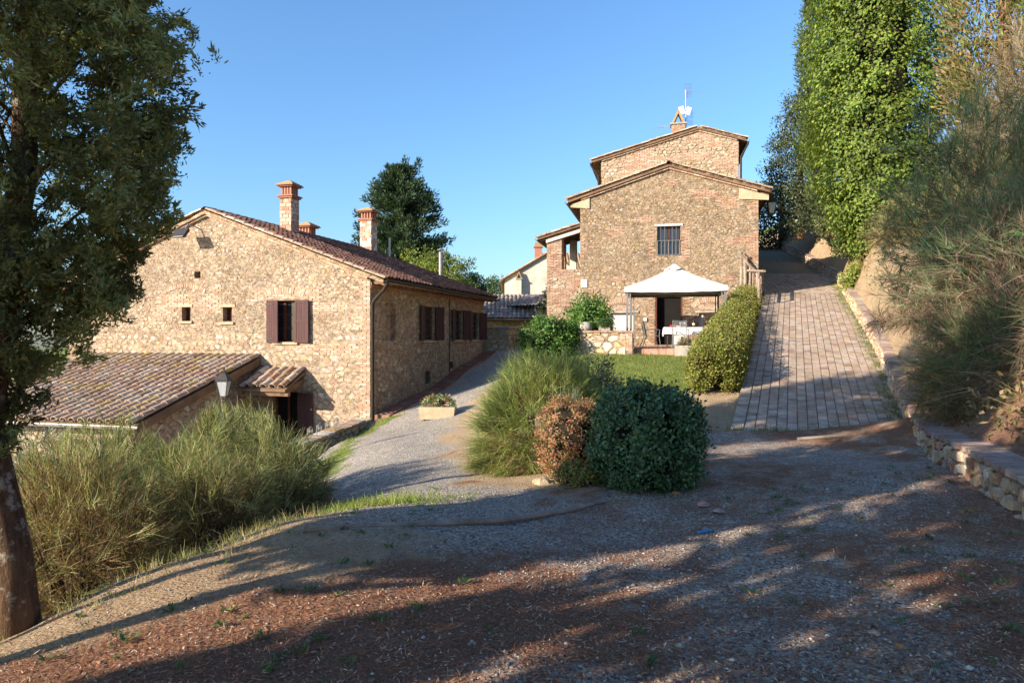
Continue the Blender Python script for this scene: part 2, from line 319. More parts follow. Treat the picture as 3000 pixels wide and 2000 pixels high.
def make_ground_mat():
    n = NT('ground_mix'); at = n.attr('zone'); sep = n.N.new('ShaderNodeSeparateColor'); n.L(at.outputs['Color'], sep.inputs[0])
    g, gr, li = sep.outputs
    soil = n.mix(n.rng(n.noise(1.3, 6, .7), .35, .65, 0, 1), (.54, .40, .25), (.43, .31, .19))
    soil = n.mul(soil, n.rng(n.noise(30, 5, .8), .3, .7, .6, 1.35))
    peb = n.voro(55, 'F1', 'Color'); sp = n.N.new('ShaderNodeSeparateColor'); n.L(peb, sp.inputs[0])
    gravel = n.mul((.60, .54, .465), n.rng(sp.outputs[0], 0, 1, .35, 1.6)); gravel = n.mul(gravel, n.rng(n.noise(1.5, 5), .3, .7, .85, 1.1))
    gravel = n.mix(n.rng(n.voro(38), .25, .6, 0, .55), gravel, (.12, .10, .08)); gravel = n.mix(n.math('MULTIPLY', at.outputs['Alpha'], n.rng(n.noise(6, 5, .7, off=2), .3, .6, .55, .95)), gravel, n.mul((.42, .37, .315), n.rng(sp.outputs[1], 0, 1, .15, 1.9)))  # sun and shade put into gravel colour: pale path, darker dirty forecourt
    lit = n.mix(n.rng(n.noise(55, 4, .8, (1, 1, 1)), .4, .6, 0, 1), (.40, .195, .115), (.22, .115, .075))
    lit = n.mix(n.rng(n.noise(90, 2, .5, off=9), .58, .70, 0, .8), lit, (.42, .29, .18)); lit = n.mix(n.rng(n.noise(70, 2, .5, off=15), .60, .68, 0, .85), lit, (.05, .04, .035))
    grs = n.mix(n.rng(n.noise(9, 5, .7), .35, .65, 0, 1), (.13, .21, .035), (.27, .27, .08)); grs = n.mul(grs, n.rng(n.noise(60, 3, .8), .3, .7, .5, 1.4))
    def edge(f, s, k): return n.rng(n.math('ADD', n.math('ADD', f, n.math('MULTIPLY', n.math('SUBTRACT', n.noise(s, 6, .8, off=k), .5), 1.5)), n.math('MULTIPLY', n.math('SUBTRACT', n.noise(s*9, 3, .8, off=k+20), .5), 1.3)), .25, .75, 0, 1)
    c = n.mix(edge(g, 5, 1), soil, gravel); c = n.mix(edge(li, 6, 4), c, lit); c = n.mix(edge(gr, 7, 7), c, grs)
    h = n.math('ADD', n.math('MULTIPLY', n.voro(38), -.9), n.noise(70, 5, .8))
    n.bump(h, 1.0, .035); return n.fin(c, .95, .1)
m_ground = make_ground_mat()
props(link('ground', gme, m_ground, None, True), kind='structure')

# ------------------------------------------------------------------ masonry and roof builders
class Wall:
    def __init__(s, o, du, dn): s.o, s.du, s.dn = Vector(o), Vector(du), Vector(dn)
    def P(s, u, v, d=0): return s.o + s.du*u + s.dn*d + Vector((0, 0, v))
def clip(poly, nx_, ny_, c):
    out = []; n = len(poly)
    for i in range(n):
        a = poly[i]; b = poly[(i+1) % n]; da = a[0]*nx_+a[1]*ny_-c; db = b[0]*nx_+b[1]*ny_-c
        if da <= 0: out.append(a)
        if (da < 0 < db) or (db < 0 < da):
            t = da/(da-db); out.append((a[0]+t*(b[0]-a[0]), a[1]+t*(b[1]-a[1])))
    return out
def stone_geo(W, poly, h, s1=.93, s2=.78, d0=-.012):
    n = len(poly); cu = sum(p[0] for p in poly)/n; cv = sum(p[1] for p in poly)/n
    V = [W.P(cu+(p[0]-cu)*s1, cv+(p[1]-cv)*s1, d0) for p in poly]
    tu, tv = random.uniform(-.25, .25), random.uniform(-.25, .25)
    for p in poly:
        k = s2*random.uniform(.93, 1.07); V.append(W.P(cu+(p[0]-cu)*k, cv+(p[1]-cv)*k, h*(1+random.uniform(-.2, .2)) + tu*(p[0]-cu)*.2 + tv*(p[1]-cv)*.2))
    return V, [tuple(range(n, 2*n))] + [(i, (i+1) % n, n+(i+1) % n, n+i) for i in range(n)]
def area(p): return abs(sum(p[i][0]*p[(i+1) % len(p)][1]-p[(i+1) % len(p)][0]*p[i][1] for i in range(len(p))))/2
def rubble(pc, W, u0, u1, v0, v1, su, sv, pal, h=(.008, .03), halfs=(), holes=(), keep=None, gap=.91, wfun=None, jitter=.40, tint=None):
    nu = int((u1-u0)/su)+2; nv = int((v1-v0)/sv)+2; S = {}
    for j in range(-2, nv+2):
        for i in range(-2, nu+2):
            S[i, j] = (i + (.5 if j % 2 else 0) + random.uniform(-jitter, jitter), j + random.uniform(-jitter, jitter)*.9)
    for (i, j), (a, b) in S.items():
        if i < -1 or j < -1 or i > nu or j > nv: continue
        uc, vc = u0+a*su, v0+b*sv
        if keep and not keep(uc, vc): continue
        p = [(a-1.3, b-1.3), (a+1.3, b-1.3), (a+1.3, b+1.3), (a-1.3, b+1.3)]
        for dj in (-2, -1, 0, 1, 2):
            for di in (-2, -1, 0, 1, 2):
                q = S.get((i+di, j+dj))
                if q is None or (di == 0 and dj == 0): continue
                nx_, ny_ = q[0]-a, q[1]-b; p = clip(p, nx_, ny_, (q[0]**2+q[1]**2-a*a-b*b)/2)
                if len(p) < 3: break
            if len(p) < 3: break
        if len(p) < 3: continue
        p = [(u0+x*su, v0+y*sv) for x, y in p]
        for (hx, hy, hc) in list(halfs)+[(-1, 0, -u0), (1, 0, u1), (0, -1, -v0), (0, 1, v1)]:
            p = clip(p, hx, hy, hc)
            if len(p) < 3: break
        if len(p) < 3: continue
        bad = False
        for (a0, a1, b0, b1) in holes:
            us = [q[0] for q in p]; vs = [q[1] for q in p]
            if max(us) > a0 and min(us) < a1 and max(vs) > b0 and min(vs) < b1: bad = True; break
        ar = area(p)
        if bad or ar < su*sv*.12: continue
        # drop near-duplicate corners
        q = [p[k] for k in range(len(p)) if math.hypot(p[k][0]-p[k-1][0], p[k][1]-p[k-1][1]) > .02]
        if len(q) < 3: continue
        c = pick(pal)
        if tint: c = tint(uc, vc, c)
        g = gap*random.uniform(.80, 1.06); V, F = stone_geo(W, q, random.uniform(*h), g, g*random.uniform(.68, .86))
        pc.add(V, F, c, ar*(wfun(uc, vc) if wfun else 1))
BR = [(4, (.35, .215, .145)), (3, (.38, .25, .175)), (2, (.31, .17, .115)), (1.5, (.41, .31, .225))]
def brick_geo(W, u0, u1, v0, v1, h): return stone_geo(W, [(u0, v0), (u1, v0), (u1, v1), (u0, v1)], h, 1, .965)
def bricks(pc, W, u0, u1, v0, v1, bw=.25, bh=.068, pal=BR, h=.012, keep=None, wgt=1, ragged=0, holes=()):
    j = 0; v = v0
    while v < v1-bh*.5:
        ve = min(v+bh, v1); u = u0 - (bw*.5 if j % 2 else 0); end = u1 + random.uniform(-ragged, ragged); st = u0 + random.uniform(-ragged, ragged)
        while u < end:
            a, b = max(u, st), min(u+bw*random.uniform(.96, 1.02), end)
            if b-a > .05 and (not keep or keep((a+b)/2, (v+ve)/2)) and not any(b > q[0] and a < q[1] and ve > q[2] and v < q[3] for q in holes):
                V, F = brick_geo(W, a+.007, b-.007, v+.006, ve-.006, h*random.uniform(.6, 1.5)); pc.add(V, F, pick(pal), (b-a)*(ve-v)*wgt)
            u += bw
        v += bh; j += 1
def arch(pc, W, uc, vs, half, rise, n, thick=.22, h=.02, pal=BR, wgt=2):
    rad = (half*half+rise*rise)/(2*rise); cv = vs+rise-rad; a0 = math.asin(min(1, half/rad))
    for k in range(n):
        t0 = -a0+2*a0*(k+.06)/n; t1 = -a0+2*a0*(k+.94)/n
        q = [(uc+r*math.sin(t), cv+r*math.cos(t)) for r, t in ((rad, t0), (rad, t1), (rad+thick, t1), (rad+thick, t0))]
        V, F = stone_geo(W, q, h*random.uniform(.7, 1.3), 1, .96); pc.add(V, F, pick(pal), area(q)*wgt)
def wall_sheet(mb, W, u0, u1, zb, top, holes=(), breaks=(), depth=.3, col=(.5, .5, .5)):
    us = sorted(set([u0, u1] + list(breaks) + [x for h in holes for x in h[:2]]))
    def quad(a, b, za0, zb0, za1, zb1): mb.add([W.P(a, za0), W.P(b, zb0), W.P(b, zb1), W.P(a, za1)], [(0, 1, 2, 3)], col)
    for a, b in zip(us[:-1], us[1:]):
        m = (a+b)/2; hs = sorted([h for h in holes if h[0] < m < h[1]], key=lambda h: h[2]); z = zb
        for h in hs: quad(a, b, z, z, h[2], h[2]); z = h[3]
        quad(a, b, z, z, top(a), top(b))
    for h in holes:
        a, b, c, d = h[:4]; dp = h[4] if len(h) > 4 else depth
        for (p, q) in (((a, c), (a, d)), ((a, d), (b, d)), ((b, d), (b, c)), ((b, c), (a, c))):
            mb.add([W.P(*p), W.P(*q), W.P(*q, -dp), W.P(*p, -dp)], [(0, 1, 2, 3)], col)
def xform(mb, M):
    o = MB(); o.add([M @ Vector(v) for v in mb.V], mb.F); o.C = list(mb.C); return o
def mat_axes(o, x, y, z):
    M = Matrix.Identity(4)
    for k, v in enumerate((x, y, z, o)):
        for r_ in range(3): M[r_][k] = v[r_]
    return M
def tile_geo(L=.44, ra=.082, rb=.098, n=6, th=.016):
    V = []; F = []
    for x, r in ((0, ra), (L, rb)):
        for rr in (r, r-th):
            for k in range(n+1):
                t = math.pi*k/n; V.append((x, -rr*math.cos(t), rr*math.sin(t)*.92))
    m = n+1
    for k in range(n):
        F.append((k, k+1, 2*m+k+1, 2*m+k)); F.append((2*m+k, 2*m+k+1, 3*m+k+1, 3*m+k)); F.append((m+k+1, m+k, 3*m+k, 3*m+k+1))
    return V, F
TV, TF = tile_geo(); TVn = np.array(TV)
class Tiles:
    def __init__(s, parent, mat, pal, limit=300):
        s.p, s.mat, s.lim, s.items, s.pan = parent, mat, limit, [], MB()
        s.me = []
        for k in range(14):
            c = pick(pal); me = mesh('roof_tile', TV, TF, c); me.materials.append(mat); s.me.append((me, c))
        s.pal = pal
    def field(s, O, along, down, rows, per, sp, step, sc=1.0, wgt=1.0, wfun=None, pan=True):
        O, al, dn = Vector(O), Vector(along).normalized(), Vector(down).normalized(); nm = dn.cross(al)
        if nm.z < 0: nm = -nm; 
        yv = nm.cross(dn)
        for i in range(rows):
            w0 = random.uniform(-.012, .012)
            for j in range(per):
                o = O + al*(sp*(i+.5)+w0+random.uniform(-.008, .008)) + dn*(step*j+random.uniform(-.02, .02)) + nm*(.035+.012*(j % 2)*0+random.uniform(-.004, .008))
                tl = .035 + random.uniform(-.012, .012); d2 = (dn + nm*tl + yv*random.uniform(-.03, .03)).normalized(); n2 = d2.cross(yv).normalized()
                if n2.dot(nm) < 0: n2 = -n2
                M = mat_axes(o, d2*sc*(step*1.2/.44), n2.cross(d2)*sc*sp/.25, n2*sc*sp/.25)
                s.items.append(((wfun(i, j) if wfun else 1)*wgt + random.random()*.001, M, random.randrange(14)))
            if pan:
                for j in range(per):
                    b = O + al*(sp*(i+1)) + dn*(step*j)
                    V = []
                    for e, lift in ((0, -.006), (step, .022)):
                        for k in range(5):
                            t = math.pi*k/4; V.append(b + dn*e + al*(-math.cos(t)*sp*.36) + nm*(.03+lift-.055*math.sin(t)*sp/.25))
                    s.pan.add(V, [(k, k+1, 6+k, 5+k) for k in range(4)], pick(s.pal))
    def emit(s):
        s.items.sort(key=lambda t: -t[0])
        for wt, M, k in s.items[:s.lim]:
            o = link('roof_tile', s.me[k][0], None, s.p); o.matrix_local = M
        rest = s.items[s.lim:]
        if rest:
            Vs = []; Fs = []; Cs = []; f = np.array(TF)
            for q, (wt, M, k) in enumerate(rest):
                A = np.array(M); Vs.append(TVn @ A[:3, :3].T + A[:3, 3]); Fs.append(f+q*len(TV)); Cs.append(np.repeat([s.me[k][1]], len(TF), 0))
            o = link('roof_tiles', mesh_np('roof_tiles', np.concatenate(Vs), np.concatenate(Fs), np.concatenate(Cs)), s.mat, s.p); o['kind'] = 'stuff'
        if s.pan.V: o = s.pan.build('pan_tiles', s.mat, s.p); o['kind'] = 'stuff'
def shutter(parent, W, hinge_u, v0, v1, sgn, width, ang, style='panel', off=.02):
    """sgn: closed leaf runs from the hinge along sgn*u; ang: degrees opened outwards"""
    t = R(ang); lv = W.du*(sgn*math.cos(t)) + W.dn*math.sin(t); ln = (W.du*(-sgn*math.sin(t)) + W.dn*math.cos(t))
    M = mat_axes(W.P(hinge_u, v0, off), lv, ln, Vector((0, 0, 1))); H = v1-v0
    mb = MB(); th = .038
    fr = MB()
    for a, b in ((0, .075), (width-.075, width)): fr.b6(a, b, -th/2, th/2, 0, H)
    for a, b in ((0, .09), (H*.5-.045, H*.5+.045), (H-.09, H)): fr.b6(.075, width-.075, -th/2+.003, th/2-.003, a, b)
    o = xform(fr, M).build('shutter', m_shutter, parent)
    n = max(3, int(round((width-.1)/.095))); pw = (width-.12)/n
    for k in range(n):
        pl = MB().b6(.06+k*pw+.003, .06+(k+1)*pw-.003, -.009, .009+(.014 if style == 'plank' else 0), .06, H-.06)
        xform(pl, M).build('plank', m_shutter, o)
    if style == 'plank':
        for zz_ in (.12, H-.12): xform(MB().b6(-.02, width*.62, .025, .034, zz_-.02, zz_+.02), M).build('hinge_strap', m_iron, o)
    return o
def window(parent, W, u0, u1, v0, v1, depth=.22, mull=True, cross=True, bars=0, hbars=0, frame=m_frame):
    f = MB(); e = .055
    def bx(mb, a, b, c, d, d0, d1): mb.prism([W.P(a, c, d0), W.P(b, c, d0), W.P(b, d, d0), W.P(a, d, d0)], W.dn*(d1-d0))
    D = -depth
    bx(f, u0, u0+e, v0, v1, D, D+.06); bx(f, u1-e, u1, v0, v1, D, D+.06); bx(f, u0+e, u1-e, v0, v0+e, D+.002, D+.058); bx(f, u0+e, u1-e, v1-e, v1, D+.002, D+.058)
    if mull: bx(f, (u0+u1)/2-.045, (u0+u1)/2+.045, v0+e, v1-e, D+.004, D+.062)
    if cross:
        for k in (1, 2):
            vv = v0+(v1-v0)*k/3; bx(f, u0+e, u1-e, vv-.014, vv+.014, D+.006, D+.05)
    o = f.build('window', frame, parent)
    us = [u0+e*.8, (u0+u1)/2, u1-e*.8] if mull else [u0+e*.8, u1-e*.8]
    for a, b in zip(us[:-1], us[1:]):
        p = MB(); bx(p, a, b, v0+e*.8, v1-e*.8, D+.018, D+.026); p.build('pane', m_glass, o)
    for k in range(bars):
        uu = u0+(u1-u0)*(k+.5)/bars; b = MB().tube([W.P(uu, v0, -.06), W.P(uu, v1, -.06)], .011, 6); b.build('bar', m_iron, o)
    for k in range(hbars):
        vv = v0+(v1-v0)*(k+.5)/hbars; b = MB().tube([W.P(u0, vv, -.06), W.P(u1, vv, -.06)], .010, 6); b.build('bar', m_iron, o)
    return o
def chimney(parent, x, y, z0, z1, wx, wy, pal=BR, mort=m_mortar_s, ncol=4, cap=True, shaft=m_mortar_s):
    """brick shaft with open lantern top and pyramidal tiled cap, a part with sub-parts"""
    hc = .62 if cap else 0; zt = z1-hc
    st = MB().b6(x-wx/2, x+wx/2, y-wy/2, y+wy/2, z0-.6, zt).build('chimney', shaft, parent)
    pc = Pieces('brick', m_brick, st, 90)
    for W, n in ((Wall((x-wx/2, y-wy/2, 0), (1, 0, 0), (0, -1, 0)), wx), (Wall((x+wx/2, y-wy/2, 0), (0, 1, 0), (1, 0, 0)), wy)):
        bricks(pc, W, 0.0, n, z0-.3, zt, .24, .13 if wx > .4 else .07, pal)
    pc.emit()
    if cap:
        for e, a, b in ((.05, zt+.001, zt+.05), (.09, zt+.055, zt+.10)): MB().b6(x-wx/2-e, x+wx/2+e, y-wy/2-e, y+wy/2+e, a, b).build('corbel', m_terra, st)
        zb = zt+.10; zc = z1-.22
        MB().b6(x-wx*.3, x+wx*.3, y-wy*.3, y+wy*.3, zb, zc).build('flue', m_dark, st)
        for i in range(ncol):
            for j in range(ncol):
                if 0 < i < ncol-1 and 0 < j < ncol-1: continue
                cx, cy = x-wx/2+wx*(i+.5)/ncol, y-wy/2+wy*(j+.5)/ncol
                MB().b6(cx-.035, cx+.035, cy-.035, cy+.035, zb, zc).build('colonnette', m_terra, st)
        for e, a, b in ((.06, zc, zc+.04), (.12, zc+.042, zc+.075)): MB().b6(x-wx/2-e, x+wx/2+e, y-wy/2-e, y+wy/2+e, a, b).build('corbel', m_terra, st)
        p = MB(); zc += .075
        for k in range(4):
            e0 = (.09-.05*k)+wx/2*(1-k/4.)*0; f = 1-k/4.6
            p.b6(x-(wx/2+.09)*f, x+(wx/2+.09)*f, y-(wy/2+.09)*f, y+(wy/2+.09)*f, zc+k*.038, zc+(k+1)*.038-.001)
        p.build('cap', m_tile_cap, st)
    return st
m_tile_cap = M_plain('lichen_tile', (.36, .20, .13), (.34, .28, .10), 8, 40, .95, .7, .012)
def gutter(parent, a, b, r=.075, mat=m_iron, name='gutter'):
    a, b = Vector(a), Vector(b); t = (b-a).normalized(); s_ = t.cross(Vector((0, 0, 1))).normalized(); n = 8
    V = []
    for p in (a, b):
        for rr in (r, r-.008):
            for k in range(n+1):
                th = math.pi+math.pi*k/n; V.append(p + s_*rr*math.cos(th) + Vector((0, 0, rr*math.sin(th))))
    m = n+1; F = []
    for k in range(n): F += [(k, k+1, 2*m+k+1, 2*m+k), (m+k, m+k+1, 3*m+k+1, 3*m+k)]
    F += [(0, m, 3*m, 2*m), (n, m+n, 3*m+n, 2*m+n)]; F += [(k, k+1, m+k+1, m+k) for k in range(n)]
    return MB().add(V, F).build(name, mat, parent)
def roof_slab(parent, xs_, y0, y1, th=.12, name='roof', mat=None):
    """xs_: list of (x, z) of the underside-top profile; extruded from y0 to y1"""
    mb = MB()
    for (xa, za), (xb, zb) in zip(xs_[:-1], xs_[1:]):
        mb.prism([(xa, y0, za), (xb, y0, zb), (xb, y0, zb-th), (xa, y0, za-th)], (0, y1-y0, 0))
    return mb.build(name, mat or m_mortar_s, parent)
def corrug(parent, O, along, down, n, L, sp=.22, amp=.05, mat=m_tile, pal=None, name='tile_courses', step=.4):
    O, al, dn = Vector(O), Vector(along).normalized(), Vector(down).normalized(); nm = dn.cross(al); nm = nm if nm.z > 0 else -nm
    mb = MB(); ns = int(L/step)
    for i in range(n):
        for j in range(ns):
            V = []
            for e, l in ((0, 0), (step, .03)):
                for k in range(5): V.append(O + al*(sp*(i+k/4.)) + dn*(step*j+e) + nm*(amp*math.sin(math.pi*k/4.)+l+.01))
            mb.add(V, [(k, k+1, 6+k, 5+k) for k in range(4)], pick(pal))
    o = mb.build(name, mat, parent); o['kind'] = 'stuff'; return o
ST_L = [(4, (.39, .31, .225)), (3, (.36, .28, .195)), (2, (.43, .37, .29)), (1.2, (.38, .28, .155)), (1.2, (.345, .245, .18)), (1, (.30, .24, .185)), (.5, (.47, .43, .37))]
ST_R = [(3, (.31, .24, .165)), (3, (.265, .20, .135)), (2, (.35, .285, .20)), (1.2, (.35, .25, .12)), (1, (.30, .20, .135)), (.8, (.39, .34, .27)), (.7, (.23, .185, .145))]
ST_S = [(3, (.42, .31, .20)), (2, (.35, .25, .16)), (1.5, (.47, .37, .25)), (1, (.38, .245, .13)), (.6, (.30, .24, .19))]
BR_L = [(3, (.42, .275, .19)), (3, (.46, .33, .24)), (2, (.39, .235, .16)), (1.5, (.47, .385, .30))]
TL = [(3, (.39, .27, .185)), (3, (.45, .335, .24)), (2, (.30, .205, .145)), (1.3, (.47, .39, .305)), (1.4, (.41, .245, .15)), (.3, (.45, .33, .13))]
TR = [(4, (.165, .083, .060)), (3, (.135, .066, .05)), (2, (.21, .115, .08)), (1, (.11, .06, .05)), (.5, (.24, .175, .135))]

# ------------------------------------------------------------------ left farmhouse
H1 = thing('farmhouse', 'long low stone farmhouse with a wide lit gable and dark red tiled roof', 'house', (-4.15, 20, 0), R(-16.05))
GW = Wall((0, 0, 0), (-1, 0, 0), (0, -1, 0))          # gable, u runs left
SW = Wall((0, 0, 0), (0, 1, 0), (1, 0, 0))            # long side, u runs back
RT = lambda x: 5.50 - .375*abs(x+5.67)                # roof underside
gh = [(2.5, 3.5, 1.48, 2.74, .24), (6.34, 6.68, 2.13, 2.58, .3), (4.78, 5.12, 2.12, 2.56, .3), (5.96, 6.2, 3.5, 3.71, .35), (2.42, 3.34, -2.2, -.04, .35)]
sh = [(.95, 1.68, 1.52, 2.68, .18), (3.85, 4.85, 1.52, 2.70, .24), (6.85, 7.8, 1.52, 2.68, .24), (8.9, 9.85, 1.52, 2.66, .24), (4.05, 4.55, -.02, .42, .3), (6.4, 6.8, .42, .68, .3)]
mb = MB(); wall_sheet(mb, GW, 0, 11.35, -3.2, lambda u: RT(-u)-.01, gh, [5.67]); mb.build('wall', m_mortar_l, H1)
mb = MB(); wall_sheet(mb, SW, 0, 10.5, -3.2, lambda u: RT(0)-.06, sh); mb.build('wall', m_mortar_s, H1)
mb = MB(); mb.add([(0, 10.5, -3), (-11.35, 10.5, -3), (-11.35, 10.5, RT(-11.35)), (-5.67, 10.5, 5.49), (0, 10.5, RT(0))], [(0, 1, 2, 3, 4)]); mb.add([(-11.35, 0, -3.2), (-11.35, 10.5, -3.2), (-11.35, 10.5, RT(-11.35)), (-11.35, 0, RT(-11.35))], [(0, 1, 2, 3)]); mb.build('wall', m_mortar_l, H1)
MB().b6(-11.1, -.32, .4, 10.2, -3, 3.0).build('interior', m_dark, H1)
ps = Pieces('stone', m_stone, H1, 300); pb = Pieces('brick', m_brick, H1, 300)
pbz = [(0, .75, -1.5, 3.3), (5.3, 7.6, 3.0, 3.05)]
def brick_zone(u, v):
    if u < .42+.25*math.sin(v*9)*0 + .12*math.sin(v*31): return True
    if 5.2 < u < 6.3 and 1.9 < v < 3.9 and vn(u*2.3, v*2.3) > -.12: return True
    if 6.2 < u < 7.6 and 2.55 < v < 3.0: return True
    if 1.6 < u < 4.0 and 2.74 < v < 3.15: return True
    return vn(u*.8+9, v*1.6) > .32
def vn(u, v): return float(vnoise(np.array([u]), np.array([v]), 1.0, 21)[0])
gw = lambda u, v: 1.0
top_h = [(.375, 1, RT(0)+.375*0-.02 + 0, ), ]
# gable roof lines as half-planes: v <= 5.44-.375*|u-5.67|
halfs = [(-.375, 1, 5.42-.375*5.67), (.375, 1, 5.42+.375*5.67)]
gholes = [(h[0]-.06, h[1]+.06, h[2]-.06, h[3]+.06) for h in gh]
rubble(ps, GW, .0, 11.3, -1.9, 1.75, .25, .16, ST_L, (.002, .011), halfs, gholes, keep=lambda u, v: not brick_zone(u, v) and random.random() > .12, gap=.86)
rubble(ps, GW, .0, 11.3, 1.75, 5.5, .165, .108, ST_L, (.002, .010), halfs, gholes, keep=lambda u, v: not brick_zone(u, v) and random.random() > .22, gap=.80, tint=lambda u, v, c: tuple(x*(1-.38*float(sstep(-.05, .3, vn(u*.7+2, v*.9)))) for x in c))
bricks(pb, GW, 0.0, 11.2, -1.9, 5.4, .24, .068, BR_L, .010, keep=lambda u, v: brick_zone(u, v) and v < 5.38-.375*abs(u-5.67), holes=[(h[0]-.01, h[1]+.01, h[2]-.01, h[3]+.01) for h in gh])
arch(pb, GW, 2.95, 2.80, .68, .16, 17, .20, .022, BR_L, 5)
arch(pb, GW, 6.55, 3.02, .75, .18, 19, .13, .022, BR_L, 4)
shol = [(h[0]-.08, h[1]+.08, h[2]-.08, h[3]+.08) for h in sh]
rubble(ps, SW, .0, 10.45, -1.4, 3.22, .27, .18, ST_S, (.008, .026), (), shol, gap=.84, keep=lambda u, v: v < 3.05 and random.random() > .25, wfun=lambda u, v: .5)
bricks(pb, SW, 0, 10.45, 3.06, 3.24, .24, .06, BR, .03, wgt=.4)
ps.emit(); pb.emit()
# stone lintels and sills
for u0, u1, v in ((2.42, 3.3, 1.40), (6.26, 6.76, 2.06), (4.70, 5.24, 2.02)):
    MB().prism([GW.P(u0, v, -.1), GW.P(u1, v, -.1), GW.P(u1, v+.075, -.1), GW.P(u0, v+.075, -.1)], GW.dn*.16).build('sill', m_tuff, H1)
for u0, u1, v in ((6.26, 6.78, 2.585), (4.66, 5.24, 2.565)):
    MB().prism([GW.P(u0, v, -.1), GW.P(u1, v, -.1), GW.P(u1, v+.08, -.1), GW.P(u0, v+.08, -.1)], GW.dn*.125).build('lintel', m_tuff, H1)
window(H1, GW, 2.5, 3.5, 1.48, 2.74, .23, bars=0); window(H1, GW, 6.34, 6.68, 2.13, 2.58, .25, True, False, frame=m_frame); window(H1, GW, 4.78, 5.12, 2.12, 2.56, .25, True, False)
shutter(H1, GW, 3.5, 1.46, 2.75, -1, .49, 14, 'plank', .03); shutter(H1, GW, 2.5, 1.46, 2.75, 1, .50, 174, 'panel', .045)
for (a, b, c, d, _) in sh[1:4]:
    window(H1, SW, a, b, c, d, .2, bars=4, hbars=5)
    shutter(H1, SW, a, c-.02, d+.01, 1, .40, 172, 'panel', .045); shutter(H1, SW, b, c-.02, d+.01, -1, .40, 150, 'panel', .045)
    MB().prism([SW.P(a-.08, c-.09, -.1), SW.P(b+.08, c-.09, -.1), SW.P(b+.08, c-.02, -.1), SW.P(a-.08, c-.02, -.1)], SW.dn*.15).build('sill', m_tuff, H1)
for h in sh[4:]:
    MB().prism([SW.P(h[0]-.02, h[2]-.02, -.25), SW.P(h[1]+.02, h[2]-.02, -.25), SW.P(h[1]+.02, h[3]+.02, -.25), SW.P(h[0]-.02, h[3]+.02, -.25)], SW.dn*.02).build('vent_shade', m_dark, H1)
    g = MB()
    for k in range(4): uu = h[0]+(h[1]-h[0])*(k+.5)/4; g.tube([SW.P(uu, h[2], -.05), SW.P(uu, h[3], -.05)], .012, 5)
    g.build('vent_grille', m_iron, H1)
MB().prism([SW.P(.9, 1.48, -.17), SW.P(1.72, 1.48, -.17), SW.P(1.72, 2.72, -.17), SW.P(.9, 2.72, -.17)], SW.dn*.012).build('niche_back', m_mortar_s, H1)
MB().prism([GW.P(5.9, 3.45, -.34), GW.P(6.25, 3.45, -.34), GW.P(6.25, 3.75, -.34), GW.P(5.9, 3.75, -.34)], GW.dn*.01).build('hole_back', m_dark, H1)
# door under the porch
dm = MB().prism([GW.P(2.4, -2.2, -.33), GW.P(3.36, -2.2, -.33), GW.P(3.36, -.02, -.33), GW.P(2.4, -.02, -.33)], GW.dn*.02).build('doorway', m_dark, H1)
for u in (2.45, 2.88, 3.31): MB().prism([GW.P(u-.035, -2.2, -.26), GW.P(u+.035, -2.2, -.26), GW.P(u+.035, -.06, -.26), GW.P(u-.035, -.06, -.26)], GW.dn*.06).build('door_frame', m_frame, dm)
shutter(H1, GW, 2.40, -2.15, -.05, 1, .52, 176, 'panel', .05)
# roof: slab, verge bricks, tiles
rf = roof_slab(H1, [(-12.0, RT(-12.0)+.10), (-5.67, 5.60), (.50, RT(.50)+.10)], -.16, 10.85, .10, 'roof', m_mortar_s)
vb = Pieces('verge_brick', m_brick, rf, 120)
for k in range(52):
    u = k*.225
    for (a, s_) in ((u, 1),):
        x0 = -5.67+a; x1 = x0+.215
        for sg in (1, -1):
            xa, xb = (x0, x1) if sg > 0 else (-11.34-x0, -11.34-x1)
            if max(xa, xb) > .05 or min(xa, xb) < -11.6: continue
            za, zb_ = RT(xa)-.012, RT(xb)-.012
            m = MB().prism([(xa, -.10, za), (xb, -.10, zb_), (xb, -.10, zb_-.05), (xa, -.10, za-.05)], (0, .12, 0)); vb.add(m.V, m.F, pick(BR_L), 1)
vb.emit()
tl = Tiles(rf, m_tile_red, TR, 300)
dn = Vector((1, 0, -.375)).normalized()
tl.field((-5.6, -.10, 5.60), (0, 1, 0), dn, 45, 18, .243, .362, wfun=lambda i, j: 1/(1+.06*i))
tl.field((-5.74, -.10, 5.60), (0, 1, 0), Vector((-1, 0, -.375)), 5, 17, .243, .375, wfun=lambda i, j: 2.0 if i == 0 else .1)
# ridge tiles
for k in range(28): tl.items.append((3, mat_axes(Vector((-5.67, -.16+.38*k, 5.64)), Vector((0, 1.05, .03)), Vector((-1.25, 0, 0)), Vector((0, 0, 1.1))), random.randrange(14)))
tl.emit()
# grey mortar and lichen on the verge row
vt = Tiles(rf, m_tile, TL, 60); vt.field((-5.6, -.27, 5.585), (0, 1, 0), dn, 1, 18, .2, .362, pan=False); vt.field((-5.74, -.27, 5.585), (0, 1, 0), Vector((-1, 0, -.375)), 1, 17, .2, .375, pan=False); vt.emit()
